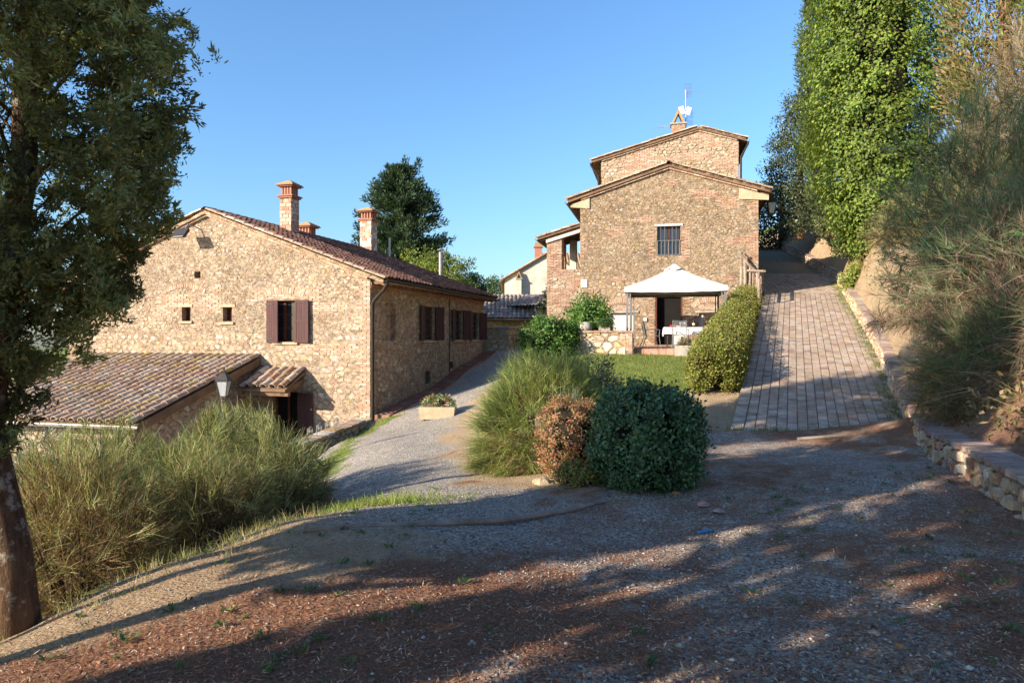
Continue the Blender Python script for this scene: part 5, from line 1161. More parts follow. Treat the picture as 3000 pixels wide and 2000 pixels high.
# ---- left cypresses in view
TB_z = gz(-3.44, 4.75)
cypress('big ragged cypress with lichen on its trunk filling the left edge of the frame', -3.44, 4.75, [(z-TB_z, r) for z, r in ((.95, .1), (1.2, .30), (1.44, .46), (1.65, .60), (1.96, .78), (2.37, .84), (2.78, .97), (3.3, 1.07), (3.95, 1.1), (4.8, 1.0), (6.6, .1))], 5200, 54, .046, .0155, .105, .12,
        axp=[(z-TB_z, x) for z, x in ((-.7, .02), (-.35, 0), (.4, -.06), (1.15, -.26), (1.7, -.16), (2.4, .0), (2.9, .06), (5, .05), (10, 0))], branches=60, inner=.25, bright=(.55, 1.6), boughs=400, blen=.40, spray=True, pal=[(3, (.13, .18, .075)), (3, (.165, .205, .08)), (2, (.22, .24, .09)), (.4, (.22, .19, .085)), (.8, (.29, .29, .11))])

# ---- unseen cypresses and pines left of and behind the camera, crowns shaped for shade
U = np.array([math.sin(R(SUN_AZ)), math.cos(R(SUN_AZ))]); Vv = np.array([-U[1], U[0]])
for u_, c_, prof_ in ((-6, 2.72, [(.0, .8), (1, 1.05), (5, 1.0), (9, .1)]), (-6.5, .5, [(.0, .9), (1, 1.2), (5, 1.2), (9, .1)]),
                    (-5.2, 5.5, [(2.6, .3), (2.9, .45), (3.5, .5), (4.4, .1)]), (-4.4, 4.74, [(2.25, .25), (2.6, .4), (3.4, .5), (5, .55), (8, .1)]), (-6, 8.5, [(5.8, .9), (6.4, 1.4), (8, 1.3), (9.5, .2)]), (-7, 6.4, [(10.2, 1.2), (11, 1.9), (13, 1.8), (14.5, .3)]), (-7, 3.2, [(10.2, 1.2), (11, 1.9), (13, 1.8), (14.5, .3)])):
    kk = 520 if u_ in (-5.2, -4.4) else 260
    p = U*u_+Vv*c_; zb_ = gz(float(p[0]), float(p[1]))
    cypress('unseen tree left of the camera with its crown shaped to shade the forecourt', float(p[0]), float(p[1]), [(z-zb_, r) for z, r in prof_], kk, 24, .28, .11, .25, .13, group='unseen shade trees outside the frame', branches=0)

# ---- brooms
BRM_G = [(3, (.24, .28, .12)), (3, (.19, .24, .105)), (2, (.32, .335, .155)), (1.3, (.39, .37, .19))]
BRM_B = [(3, (.25, .17, .085)), (2, (.17, .115, .06)), (2, (.32, .23, .12)), (1, (.12, .085, .05))]
def broom(label, x, y, rx, h, n, ry=None, pal=BRM_G, dead=.35, z0=None, droop=.25, wd=.0065, L=(.13, .30), group=None, lean=(0, 0), stems=14, low=-.1, name='broom_bush', palb=BRM_B, inner=.42, segs=2, tuft=22, chaos=.42, box=2.5, evenh=False):
    ry = ry or rx; zb = gz(x, y) if z0 is None else z0
    t = thing(name, label, 'bush', (x, y, zb), 0, group); f = Fol(); K = max(10, n//tuft)
    d = rdir(K); d[:, 2] = np.abs(d[:, 2])*1.0+low*rng.random(K); d = unit(d)
    rr = inner+(1-inner)*rng.random(K)**.55; sc = np.array([rx, ry, h]); wobble = 1+.13*np.sin(d[:, 0]*5+x*3)*np.sin(d[:, 2]*6+y)
    d = d*((np.abs(d)**box).sum(1)**(-1/box))[:, None]; C = d*rr[:, None]*sc*wobble[:, None]; C[:, 0] += lean[0]*C[:, 2]; C[:, 1] += lean[1]*C[:, 2]; C[:, 2] = np.maximum(C[:, 2], .04)
    ci = np.repeat(np.arange(K), tuft); m = len(ci)
    hz_ = np.clip(C[:, 2]/h+(.6 if evenh else 0), 0, 1)
    T = unit(unit(C-np.array([0, 0, .30*h])) + np.array([0, 0, .18]) + rng.normal(size=(K, 3))*(chaos*(1.7-hz_))[:, None])            # each tuft is one sprig
    TL_ = rng.uniform(.7, 1.5, K)*(L[0]+L[1])*.55; q_ = rng.random(m)
    base = C[ci] + T[ci]*(TL_[ci]*(q_-.65))[:, None] + rng.normal(size=(m, 3))*.018
    D = T[ci] + rng.normal(size=(m, 3))*.42
    outer = np.clip((rr[ci]-inner)/(1-inner), 0, 1)*.75 + .25*np.clip(C[ci][:, 2]/h*1.6, 0, 1)
    isg = rng.random(m) < np.clip((outer*1.5-dead)*np.clip(.25+hz_[ci]*1.9, 0, 1), .04, .97)
    br = rng.uniform(.65, 1.3, K)[ci][:, None]
    col = np.where(isg[:, None], pcol(m, pal, .2), pcol(m, palb, .25))*br
    curve = rng.normal(size=(m, 3))*.16 + T[ci]*.25 + np.array([0, 0, -droop*.35])
    f.ribbons(base, D, rng.uniform(L[0]*.5, L[1]*.75, m), wd*rng.uniform(.7, 1.4, m), curve, col, segs)
    f.ribbons(C-T*(TL_*.7)[:, None], T, TL_*1.25, np.full(K, wd*1.8), rng.normal(size=(K, 3))*.1, pcol(K, palb, .2)*.8, 2)
    # side twigs
    f.build('foliage', m_twig, t)
    for k in range(stems):
        q = C[rng.integers(K)]*.95; j1 = (q[0]*random.uniform(.3, .6), q[1]*random.uniform(.3, .6), q[2]*.5); mb = MB().tube([(q[0]*.06, q[1]*.06, -.1), j1, tuple(q)], [.020, .013, .004], 5)
        for fk in range(3):
            e = Vector(q)+Vector(rng.normal(size=3)*.22*min(1, rx)); mb.tube([j1, (Vector(j1)+e)/2+Vector(rng.normal(size=3)*.05), e], [.009, .006, .003], 4)
        mb.build('stem', m_bark, t)
    return t
LB = 'broom bushes on the left bank'
broom('tall green broom bush before the annex eaves, left of the lamp post', -5.2, 9.2, 1.05, 2.05, 17000, dead=.30, stems=30, group=LB, wd=.008, z0=gz(-5.2, 9.2)+.05)
broom('fullest pale green broom bush right below the lantern', -4.1, 9.3, 1.0, 1.80, 20000, dead=.22, stems=30, group=LB, wd=.008)
broom('dry brown broom bush just right of the leaning cypress trunk', -4.15, 6.4, .95, 1.65, 16000, dead=.8, stems=30, group=LB, wd=.006)
broom('thin olive broom bush between the trunk and the pale green broom', -4.75, 7.6, 1.0, 1.95, 17000, dead=.5, stems=30, group=LB, wd=.007)
broom('dark tangled broom bush at the edge of the bank in mid left', -3.35, 7.4, .75, 1.30, 13000, dead=.55, stems=30, group=LB, wd=.006)
broom('small green broom bush at the right end of the bank', -3.05, 8.9, .75, 1.25, 12000, dead=.28, group=LB, wd=.007)
broom('low broom tuft reaching over the gravel path edge', -2.75, 8.3, .48, .75, 3500, dead=.4, group=LB, wd=.006)
BRL = [(3, (.22, .29, .085)), (3, (.17, .25, .075)), (2, (.29, .33, .12)), (1, (.34, .33, .14))]
broom('large dense light green broom bush in the middle of the forecourt', .50, 10.3, 1.04, 1.58, 36000, 1.0, BRL, .12, droop=.2, wd=.0065, L=(.16, .34), inner=.66, low=-.25, chaos=.24, evenh=True, palb=[(1, (.34, .22, .11)), (1, (.22, .17, .08))])
broom('grey green feathery broom tuft between the large broom and the red bush', .82, 9.35, .42, .95, 6000, .4, [(2, (.17, .20, .12)), (1, (.22, .24, .15))], .2, wd=.006, inner=.5)
BRM_R = [(3, (.30, .205, .14)), (2, (.22, .15, .105)), (2, (.38, .28, .20)), (1, (.16, .115, .08))]
RBp = 'broom bushes hanging over the low wall'
BRD = [(3, (.13, .21, .095)), (3, (.10, .17, .08)), (2, (.18, .25, .11))]
broom('huge dark broom bush overhanging the low wall at the right edge', 8.35, 10.9, 1.7, 3.1, 25000, 1.7, BRD, .62, palb=BRM_R, droop=.3, wd=.0075, L=(.22, .48), group=RBp, z0=.9, low=-.35, lean=(-.03, 0), stems=40, chaos=.6)
broom('tall upper broom bush rising green against the cypresses at the right edge', 9.1, 13.0, 2.0, 4.4, 28000, 1.8, BRD, .32, palb=BRM_R, droop=.25, wd=.009, L=(.24, .52), group=RBp, z0=1.9, low=-.3, chaos=.55, stems=30)
broom('lower broom bush spilling over the wall top onto the ramp foot', 7.5, 10.4, 1.0, 1.5, 13000, 1.2, BRD, .40, chaos=.55, droop=.4, wd=.007, L=(.3, .65), group=RBp, z0=.55, low=-.3)
broom('brown dead broom bush on the bank behind the low wall', 8.2, 9.0, 1.6, 2.3, 16000, 1.2, BRD, .95, palb=BRM_R, chaos=.7, droop=.45, wd=.007, L=(.35, .8), group=RBp, z0=.9, low=-.2)
broom('sparse broom bush on the pale earth bank above the ramp', 10.5, 15.0, 1.1, 2.3, 7000, 1.1, BRD, .65, wd=.009, L=(.3, .7), group=RBp, z0=2.4, low=-.3)

broom('grey brown broom clump on the bank below the ivy tree', 13.3, 22.6, 1.0, 1.5, 5000, 1.2, BRM_G, .6, z0=gz(13.3, 22.6)-.1, wd=.014, L=(.3, .6), group=RBp, stems=6)
broom('green broom clump on the bank right of the ivy tree', 12.7, 19.6, 1.0, 1.6, 6000, 1.2, BRM_G, .4, z0=gz(12.7, 19.6)-.1, wd=.013, L=(.3, .6), group=RBp, stems=6)
broom('tall dry broom clump high on the bank by the brown cypress', 13.6, 17.6, 1.2, 1.9, 6000, 1.2, BRM_G, .7, z0=gz(13.6, 17.6)-.1, wd=.013, L=(.3, .7), group=RBp, stems=6)
broom('low broom clump at the top of the bank under the oak', 16.0, 29.5, 1.3, 1.4, 4000, 1.2, BRM_G, .5, z0=gz(16.0, 29.5)-.1, wd=.018, L=(.3, .7), group=RBp, stems=4)
# ---- clipped and rounded bushes
def core(parent, pts_fn, name='twigs', col=(.05, .045, .03)):
    pass
def blob(parent, c, r, seg=14, ring=9, name='inner_core', mat=None, amp=.12):
    V = []; F = []
    for j in range(ring+1):
        ph = math.pi*j/ring
        for k in range(seg):
            t = 2*math.pi*k/seg; q = 1+amp*math.sin(3*t+j)*math.sin(2*ph+k*.3); V.append((c[0]+r[0]*q*math.sin(ph)*math.cos(t), c[1]+r[1]*q*math.sin(ph)*math.sin(t), c[2]+r[2]*q*math.cos(ph)))
    for j in range(ring):
        for k in range(seg): F.append((j*seg+k, j*seg+(k+1) % seg, (j+1)*seg+(k+1) % seg, (j+1)*seg+k))
    return MB().add(V, F).build(name, mat or m_dark_core, parent)
m_dark_core = M_plain('thicket', (.030, .028, .016), (.018, .016, .010), 14, 60, .95, 1, .05)  # dark solid core added inside foliage to block see-through between leaves
def bush(label, x, y, r, cz, n, L, Wd, pal, mat=m_leaf, name='bush', cat='bush', box=2.0, z0=None, up=.3, rnd=.8, K=None, inner=.8, corer=.78, bright=(.7, 1.3), out=.9, group=None):
    """rounded bush: superellipsoid shell of leaves"""
    zb = gz(x, y) if z0 is None else z0; t = thing(name, label, cat, (x, y, zb), 0, group); f = Fol()
    K = K or n//30; d = rdir(K); p = box; k_ = (np.abs(d)**p).sum(1)**(-1/p); r = np.array(r); S_ = d*k_[:, None]
    S_ *= (1+.05*np.sin(d[:, :1]*7+3)+.05*np.sin(d[:, 1:2]*8)*np.sin(d[:, 2:]*9))
    C = S_*r*rng.uniform(inner, 1.0, (K, 1)); C[:, 2] += cz; ok = C[:, 2] > .02; C = C[ok]; dd = unit(S_[ok]/r); K = len(C); per = max(1, n//K)
    ci = np.repeat(np.arange(K), per); m = len(ci)
    P = C[ci]+rng.normal(size=(m, 3))*(L*.9); o = dd[ci]
    D = unit(rdir(m)*rnd + o*.35 + np.array([0, 0, up])); N = o*out+rdir(m)*.55
    f.leaves(P, D, N, L*rng.uniform(.7, 1.25, m), Wd*rng.uniform(.8, 1.2, m), pcol(m, pal, .2)*rng.uniform(*bright, K)[ci][:, None], .12)
    f.build('foliage', mat, t)
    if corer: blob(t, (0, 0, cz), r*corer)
    return t
bush('silvery olive bush at the left end of the annex gutter', -8.6, 12.3, (1.1, .9, 1.0), 1.3, 6000, .09, .022, [(2, (.22, .25, .18)), (1, (.30, .32, .25)), (1, (.15, .18, .12))], m_leaf, 'olive_bush', inner=.4, corer=.35, up=.6)
DKG = [(3, (.070, .145, .060)), (3, (.055, .12, .052)), (1.5, (.10, .19, .075)), (.7, (.14, .23, .09))]
bush('dark green rounded evergreen bush in the shade at the centre right', 1.52, 7.75, (.58, .58, .58), .52, 19000, .052, .029, DKG, m_leaf_dull, 'evergreen_bush', box=2.7, up=.25, bright=(.75, 1.3), inner=.88)
f = Fol(); n = 70; th = rng.random(n)*6.28; rr_ = np.sqrt(rng.random(n))*.5; B_ = np.stack([rr_*np.cos(th), rr_*np.sin(th), 1.02-.35*rr_**2], 1); T_ = unit(np.stack([.5*np.cos(th), .5*np.sin(th), np.ones(n)], 1)+rng.normal(size=(n, 3))*.3); Ls = rng.uniform(.06, .2, n)
ci = np.repeat(np.arange(n), 9); P = B_[ci]+T_[ci]*(Ls[ci]*rng.random(len(ci)))[:, None]; f.leaves(P, T_[ci]+rdir(len(ci))*.8, rdir(len(ci)), .055, .03, pcol(len(ci), DKG, .2)); f.ribbons(B_, T_, Ls, np.full(n, .006), T_*0, pcol(n, BRM_B), 1)
db = [o for o in bpy.data.objects if o.name == 'evergreen_bush'][0]; f.build('shoots', m_leaf_dull, db)['kind'] = 'stuff'
bush('low bush of rusty red leaves between the broom and the dark bush', .74, 8.75, (.42, .45, .55), .46, 9500, .035, .02, [(3, (.34, .16, .095)), (2, (.42, .22, .13)), (1, (.22, .12, .07)), (1.6, (.26, .27, .09))], m_leaf, 'red_leaved_bush', box=2.3)
bush('pale yellow green ground cover under the red leaved bush', .78, 8.0, (.28, .2, .18), .08, 2500, .035, .022, [(2, (.26, .25, .07)), (1, (.20, .22, .06)), (1, (.30, .22, .10))], m_leaf, 'ground_cover', corer=.6)
bush('loose grey green shrub at the right shoulder of the large broom', 1.32, 11.6, (.52, .5, .75), .72, 5000, .065, .028, [(2, (.20, .22, .10)), (2, (.15, .175, .08)), (1, (.30, .28, .15))], m_leaf_dull, 'grey_shrub', box=2, inner=.55, corer=.45)
bush('bright green leafy shrub rising behind the patio wall capstone', 2.75, 24.3, (.8, .8, .95), 1.15, 7000, .13, .055, [(3, (.10, .20, .04)), (2, (.14, .25, .05)), (1, (.07, .15, .03))], m_leaf, 'leafy_shrub', box=2, inner=.55, corer=.55, up=.1)
bush('broad green climbing shrub spreading left of the patio wall', 1.25, 23.3, (1.0, .8, .75), .65, 8000, .11, .06, [(3, (.08, .16, .035)), (2, (.11, .20, .04)), (1, (.05, .11, .03))], m_leaf, 'leafy_shrub', box=2.4, inner=.7, corer=.7, up=-.2)
bush('dark shrub in front of the grey tiled outbuilding', 2.5, 38.5, (.8, .8, 1.4), 1.2, 3500, .16, .09, [(2, (.035, .05, .025)), (1, (.06, .07, .03))], m_leaf_dull, 'dark_shrub', corer=.7)
bush('flowers and leaves filling the pale stone trough', -2.02, 18.6, (.46, .19, .16), .10, 1400, .05, .03, [(3, (.12, .20, .05)), (1, (.16, .22, .07)), (.9, (.70, .62, .55)), (.6, (.60, .10, .08))], m_leaf, 'trough_flowers', 'flowers', z0=tz_+.30, corer=.5)
o = wp(-5.66, -5.47, 1.97); bush('dark leafy plant growing in the trough on the patio wall', o.x, o.y, (.26, .16, .18), .08, 900, .06, .03, [(1, (.05, .11, .03)), (1, (.08, .14, .04))], m_leaf, 'trough_plant', 'plant', z0=o.z, corer=.5)
o = wp(-3.02, -5.62, 0); broom('lavender tuft growing in the worn stone planter', o.x, o.y, .26, .26, 900, .2, [(2, (.14, .16, .09)), (1, (.10, .12, .07))], .2, z0=gz(o.x, o.y)+.30, wd=.009, L=(.1, .2), stems=0, name='lavender_tuft', inner=.3)

# ---- clipped hedge along the ramp
def hedge():
    t = thing('clipped_hedge', 'long clipped box hedge running up between the lawn and the ramp', 'hedge', (0, 0, 0))
    def axis(y): return ramp_left(y)-.62
    def zb(y): return np.interp(y, [15.2, 21, 27.2], [.42, .85, 1.1])
    def zt(y): return np.interp(y, [15.2, 16, 20, 25, 27.2], [1.40, 1.52, 2.25, 3.25, 3.62])
    n = 44000; K = 2600; y0, y1 = 15.15, 27.1
    yk = y0+(y1-y0)*rng.random(K)**1.25; th = rng.uniform(-.35*math.pi, 1.35*math.pi, K)
    def shell(yk, th, s=1.0):
        c_, s_ = np.cos(th), np.sin(th); q = (np.abs(c_)**4+np.abs(s_)**4)**(-.25)
        h = (zt(yk)-zb(yk)); end = np.sqrt(np.clip(1-((y0+.55-yk)/.6).clip(0, 1)**2.2, .02, 1)); hw = .58*s*end
        zc = zb(yk)+h*.45; return np.stack([axis(yk)+hw*c_*q, yk, zc+np.where(s_*q > 0, h*.55, h*.5)*s_*q*s*(.35+.65*end)], 1)
    C = shell(yk, th, 1.0)*1.0
    fr = rng.random(K) < .11; nf = int(fr.sum()); rs_ = np.sqrt(rng.random(nf)); Cf = shell(np.full(nf, y0+.5), th[fr], 1); ctr = np.array([float(axis(y0+.5)), 0, float(zb(y0+.5)*.55+zt(y0+.5)*.45)]); Cf = ctr+(Cf-ctr)*rs_[:, None]*np.array([1, 0, 1]); Cf[:, 1] = y0+.32*rs_**2.5+rng.random(nf)*.08; C[fr] = Cf
    per = n//K; ci = np.repeat(np.arange(K), per); m = len(ci); o = unit(np.stack([np.cos(th), -.15*np.ones(K), np.sin(th)], 1))[ci]
    P = C[ci]+rng.normal(size=(m, 3))*.055; f = Fol()
    pal = [(3, (.19, .225, .04)), (3, (.145, .18, .035)), (2, (.26, .27, .055)), (1.3, (.24, .17, .07)), (.7, (.16, .115, .05))]
    f.leaves(P, unit(rdir(m)+o*.5+np.array([0, 0, .4])), o*.7+rdir(m)*.6, .055*rng.uniform(.7, 1.4, m), .032*rng.uniform(.7, 1.3, m), pcol(m, pal, .2)*(rng.uniform(.7, 1.3, K)[ci][:, None]))
    f.build('foliage', m_leaf, t)
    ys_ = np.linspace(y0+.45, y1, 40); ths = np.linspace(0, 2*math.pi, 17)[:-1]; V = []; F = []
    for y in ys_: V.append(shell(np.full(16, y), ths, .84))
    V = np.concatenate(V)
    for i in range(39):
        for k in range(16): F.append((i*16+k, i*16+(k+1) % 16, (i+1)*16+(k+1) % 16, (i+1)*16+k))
    m_ = MB().add(V, F); m_.add(V[:16], [tuple(range(16))]); m_.add(V[-16:], [tuple(range(16))]); m_.build('inner_core', m_dark_core, t)
hedge()

# ---- trees beyond
def crown_tree(name, label, x, y, z0, C, rad, per, L, Wd, pal, mat, trunk_top, tr, up=.3, rnd=.8, group=None, bright=(.6, 1.35), out=None, squash=.8, nb=10):
    t = thing(name, label, 'tree', (x, y, z0), 0, group); f = Fol()
    clumps(f, C, rad, per, L, Wd, pal, out=out, up=up, rnd=rnd, bright=rng.uniform(*bright, len(C)), squash=squash); f.build('crown', mat, t)
    trunk(t, [(0, 0, -.4), (.05, 0, trunk_top*.5), (0, .05, trunk_top)], [tr, tr*.7, tr*.25])
    for k in range(nb): q = C[rng.integers(len(C))]; lim(t, (0, 0, min(q[2]*.7, trunk_top*.9)), q, tr*.3, tr*.06)
    return t
# tall conifer behind the farmhouse
def conifer():
    x, y, z0 = -7.3, 45., 1.2; lev = 58; C = []; O = []
    prof = [(2.5, 3.0), (5, 3.3), (7, 3.0), (8.6, 2.4), (9.8, 1.9), (10.9, 1.25), (11.6, .5)]
    for k in range(330):
        z = 2.5+9.1*rng.random()**.85; r = np.interp(z, [p[0] for p in prof], [p[1] for p in prof])*rng.uniform(.75, 1.12); th = rng.random()*2*math.pi
        n = max(3, int(r/.26))
        for j in range(n):
            q = (j+1)/n; C.append((r*q*math.cos(th), r*q*math.sin(th), z-.28*r*(1-q)*0+.42*q*q*r*.55-.25*q)); O.append((math.cos(th), math.sin(th), .55))
    for (dx, zz_) in ((-.75, 10.9), (.85, 11.2), (0.1, 11.3), (-1.5, 9.8), (1.9, 8.0)):
        for j in range(7): C.append((dx*(1+.04*j)+.1, 0, zz_+j*.13)); O.append((.2*np.sign(dx), 0, 1))
    C = np.array(C); O = np.array(O)
    crown_tree('conifer_tree', 'tall dark conifer with ragged tips rising behind the farmhouse roof', x, y, z0, C, np.full(len(C), .25), 20, .26, .08, [(3, (.035, .065, .035)), (2, (.05, .085, .042)), (1, (.075, .11, .05))], m_needle, 11, .28, up=.25, rnd=.5, out=O, bright=(.55, 1.35), squash=.8, nb=14)
conifer()
def ball_tree(name, label, x, y, z0, c, r, K, per, L, Wd, pal, mat=m_leaf, th=None, tr=.15, group=None, rad=.5, inner=.45, bright=(.6, 1.35)):
    d = rdir(K); C = d*(inner+(1-inner)*rng.random((K, 1))**.6)*np.array(r)*(1+.15*np.sin(d[:, :1]*6)*np.cos(d[:, 2:]*5)) + np.array(c)
    return crown_tree(name, label, x, y, z0, C, rng.uniform(.5, 1.2, K)*rad, per, L, Wd, pal, mat, th or c[2], tr, group=group, bright=bright)
YG = [(3, (.17, .23, .04)), (2, (.12, .19, .035)), (1.5, (.24, .26, .05)), (.6, (.28, .24, .06))]
ball_tree('acacia_tree', 'yellow green feathery tree beside the conifer behind the roof ridge', -4.6, 39, 1.3, (0, 0, 3.6), (2.5, 1.6, 1.7), 190, 60, .16, .07, YG, rad=.42)
ball_tree('acacia_tree', 'small green tree just right of the metal flue pipe', -2.75, 47, 1.6, (0, 0, 3.3), (1.0, 1.0, 1.1), 60, 60, .17, .07, [(2, (.07, .13, .045)), (1, (.10, .17, .05))], rad=.4)
ball_tree('round_tree', 'distant green tree left of the pale house', -1.5, 72, 2.0, (0, 0, 4.2), (1.7, 1.5, 1.6), 70, 60, .22, .12, [(2, (.07, .12, .04)), (1, (.10, .15, .05))], rad=.6)
# right bank trees
OAK = [(3, (.060, .085, .038)), (2, (.045, .065, .032)), (1, (.10, .12, .06)), (.6, (.14, .14, .08))]
zo = gz(17.2, 38)
ball_tree('holm_oak', 'grey green holm oak behind the house corner beside the ramp', 15.6, 37, 7.3, (0, 0, 3.6), (1.75, 1.9, 3.9), 330, 62, .15, .075, OAK, m_leaf_dull, 5, .25, rad=.5)
ball_tree('holm_oak', 'shaded oak foliage closing the top of the ramp', 18.2, 46, 7.8, (0, 0, 1.6), (4.6, 2.0, 2.8), 200, 55, .24, .12, [(2, (.03, .05, .02)), (1, (.055, .085, .03))], m_leaf_dull, 4, .3, rad=.7)
z_ = 5.2
cypress('tall lit cypress behind the ivy tree, cut by the top of the frame', 16.1, 33, [(1.5, .8), (3, 1.45), (6, 1.95), (10, 2.0), (14, 1.6), (19, .3)], 850, 40, .26, .07, .42, .28, z0=z_, pal=[(3, (.075, .105, .035)), (2, (.055, .08, .03)), (1, (.10, .125, .045))], branches=6, inner=.75, bright=(.7, 1.25))
# ivy covered trunk
def ivy():
    x, y, z0 = 14.0, 26.3, gz(14.0, 26.3)-.4
    t = thing('ivy_tree', 'tree wrapped in a thick column of bright yellow green ivy', 'tree', (x, y, z0)); f = Fol(); K = 1700
    prof = [(-.1, .55), (.7, 1.0), (1.6, 1.55), (3, 1.95), (5, 2.15), (8, 2.15), (10, 1.95), (13, 1.7), (15, 1.0)]
    z = -.1+15.1*((np.arange(K)+rng.random(K))/K); th = rng.random(K)*2*math.pi
    r = np.interp(z, [p[0] for p in prof], [p[1] for p in prof])*(1+.12*np.sin(th*4+z*1.1)+.10*np.sin(th*9-z*2.9)+.06*np.sin(th*15+z*5))*rng.uniform(.78, 1.08, K)
    C = np.stack([r*np.cos(th), r*np.sin(th), z], 1); O = np.stack([np.cos(th), np.sin(th), .25*np.ones(K)], 1); per = 46; ci = np.repeat(np.arange(K), per); m = len(ci)
    P = C[ci]+rng.normal(size=(m, 3))*np.array([.2, .2, .17])+np.array([0, 0, -.1])*rng.random((m, 1)); o = unit(O[ci]+rng.normal(size=(m, 3))*.35)
    pal = [(3, (.165, .235, .035)), (3, (.125, .195, .032)), (2, (.21, .27, .042)), (1.5, (.085, .135, .028)), (.4, (.28, .29, .05))]
    D = unit(np.array([0, 0, -.75])+o*.45+rdir(m)*.5)
    f.leaves(P, D, o, .125*rng.uniform(.5, 1.4, m), .11*rng.uniform(.5, 1.25, m), pcol(m, pal, .18)*rng.uniform(.65, 1.25, K)[ci][:, None], .1)
    f.build('ivy', m_leaf, t)
    trunk(t, [(0, 0, -1), (.1, 0, 6), (0, 0, 14.5)], [.5, .4, .15])
    V = []; F = []
    for q, (zz_, rr) in enumerate(prof):
        for k in range(14): V.append((rr*.5*math.cos(2*math.pi*k/14), rr*.5*math.sin(2*math.pi*k/14), zz_))
    for q in range(8):
        for k in range(14): F.append((q*14+k, q*14+(k+1) % 14, (q+1)*14+(k+1) % 14, (q+1)*14+k))
    MB().add(V, F).build('inner_core', m_dark_core, t)
ivy()
bush('small bright fern like bush on top of the low wall by the ramp', 13.15, 26.2, (.5, .55, .5), .35, 2200, .11, .045, [(2, (.22, .26, .04)), (1, (.15, .21, .04))], m_leaf, 'wall_bush', corer=.5, z0=base_z(26.2)+.45)
bush('ivy mat hanging over the pale earth bank', 10.6, 17.2, (.35, .8, .95), .2, 2600, .08, .06, [(2, (.05, .09, .03)), (1, (.08, .12, .04))], m_leaf_dull, 'hanging_ivy', corer=.0, z0=2.6, up=-.8)
bush('dark leafy undergrowth on the bank beside the upper ramp', 14.5, 28.6, (.9, 1.6, 1.1), .5, 4500, .12, .06, [(2, (.07, .115, .035)), (1, (.11, .16, .045)), (1, (.17, .15, .06))], m_leaf, 'bank_shrub', inner=.6, corer=.7, z0=gz(14.6, 28.6)-.3)
bush('olive undergrowth on the bank under the holm oak', 15.8, 32.5, (1.2, 1.8, 1.3), .6, 4500, .13, .065, [(2, (.08, .11, .04)), (1, (.12, .15, .05)), (1, (.20, .16, .07))], m_leaf, 'bank_shrub', inner=.6, corer=.7, z0=gz(15.9, 32.5)-.3)
bush('dry bramble thicket at the foot of the ivy tree', 13.6, 24.6, (.8, 1.1, .9), .5, 4000, .10, .05, [(2, (.13, .15, .05)), (1, (.24, .18, .08)), (1, (.09, .12, .04))], m_leaf, 'bank_shrub', inner=.55, corer=.6, z0=gz(13.7, 24.6)-.3)
cypress('half dead brown cypress in the upper right', 14.8, 20.5, [(1, 1.1), (3, 1.5), (7, 1.6), (11, 1.1), (14, .2)], 700, 40, .19, .06, .38, .22, z0=5.5, pal=[(2, (.24, .16, .07)), (2, (.17, .14, .055)), (2.5, (.13, .17, .05))], branches=24, inner=.6)
cypress('fresh green cypress top right beside the brown one', 14.9, 18.2, [(1, .5), (3, .95), (7, 1.1), (11, .8), (14, .15)], 520, 48, .17, .042, .30, .18, z0=5.5, pal=[(3, (.12, .17, .045)), (2, (.09, .13, .04)), (1, (.15, .19, .05))], branches=8, inner=.65)
t = broom('tangle of bare grey twigs hanging in the top right corner', 12.3, 15.6, 1.7, 2.6, 9000, 1.2, [(1, (.30, .22, .12)), (1, (.22, .17, .11))], .0, wd=.012, L=(.3, .8), z0=6.2, low=-.9, name='bare_thicket', palb=[(1, (.32, .27, .20))], stems=40)
cypress('dark cypress mass standing behind the broom at the right edge', 16.5, 17.0, [(.3, 1.6), (3, 2.2), (7, 2.3), (11, 1.6), (15, .2)], 420, 44, .24, .07, .5, .25, z0=5.5, branches=6)
# ------------------------------------------------------------------ ground cover, gravel, litter, weeds
def inframe(n, y0, y1, p=1.0):
    y = y0+(y1-y0)*rng.random(n)**p; x = (rng.random(n)*1.62-.81)*y; return x, y
def scatter_zone(x, y, zi, thr=.4): z = zones(x, y)[zi]; return rng.random(len(x)) < np.clip(z*1.3-.05, 0, 1)
x, y = inframe(28000, 2.6, 8.0, 1.45); g, gr, li = zones(x, y); ok = (rng.random(len(x)) < .12+.9*g) & (x < wall_x(y)-.03) & (x > -3.0-.0*y); x, y = x[ok], y[ok]; n = len(x)
r = rng.gamma(2.2, .0018, n)+.002; P = np.stack([x, y, ground(x, y)+r*.25], 1)
o6 = np.array([(1, 0, 0), (0, 1, 0), (-1, 0, 0), (0, -1, 0), (0, 0, .75), (0, 0, -.6)]); ang = rng.random(n)*6.28; el = rng.uniform(.6, 1.5, n)
V = np.repeat(o6[None], n, 0)*r[:, None, None]*rng.uniform(.7, 1.3, (n, 6, 1)); V[:, :, 0] *= el[:, None]
c_, s_ = np.cos(ang)[:, None], np.sin(ang)[:, None]; V = np.stack([V[:, :, 0]*c_-V[:, :, 1]*s_, V[:, :, 0]*s_+V[:, :, 1]*c_, V[:, :, 2]], 2)+P[:, None]
F = (np.array([(0, 1, 4), (1, 2, 4), (2, 3, 4), (3, 0, 4), (1, 0, 5), (2, 1, 5), (3, 2, 5), (0, 3, 5)])[None]+(np.arange(n)*6)[:, None, None]).reshape(-1, 3)
gc = np.repeat(pcol(n, [(4, (.36, .33, .295)), (3, (.25, .23, .205)), (1.8, (.48, .43, .375)), (1, (.42, .31, .21)), (.4, (.60, .56, .50))], .25), 8, 0)
props(link('gravel', mesh_np('gravel', V.reshape(-1, 3), F, gc), m_stone), 'loose grey gravel chips scattered over the forecourt', 'gravel', kind='stuff')
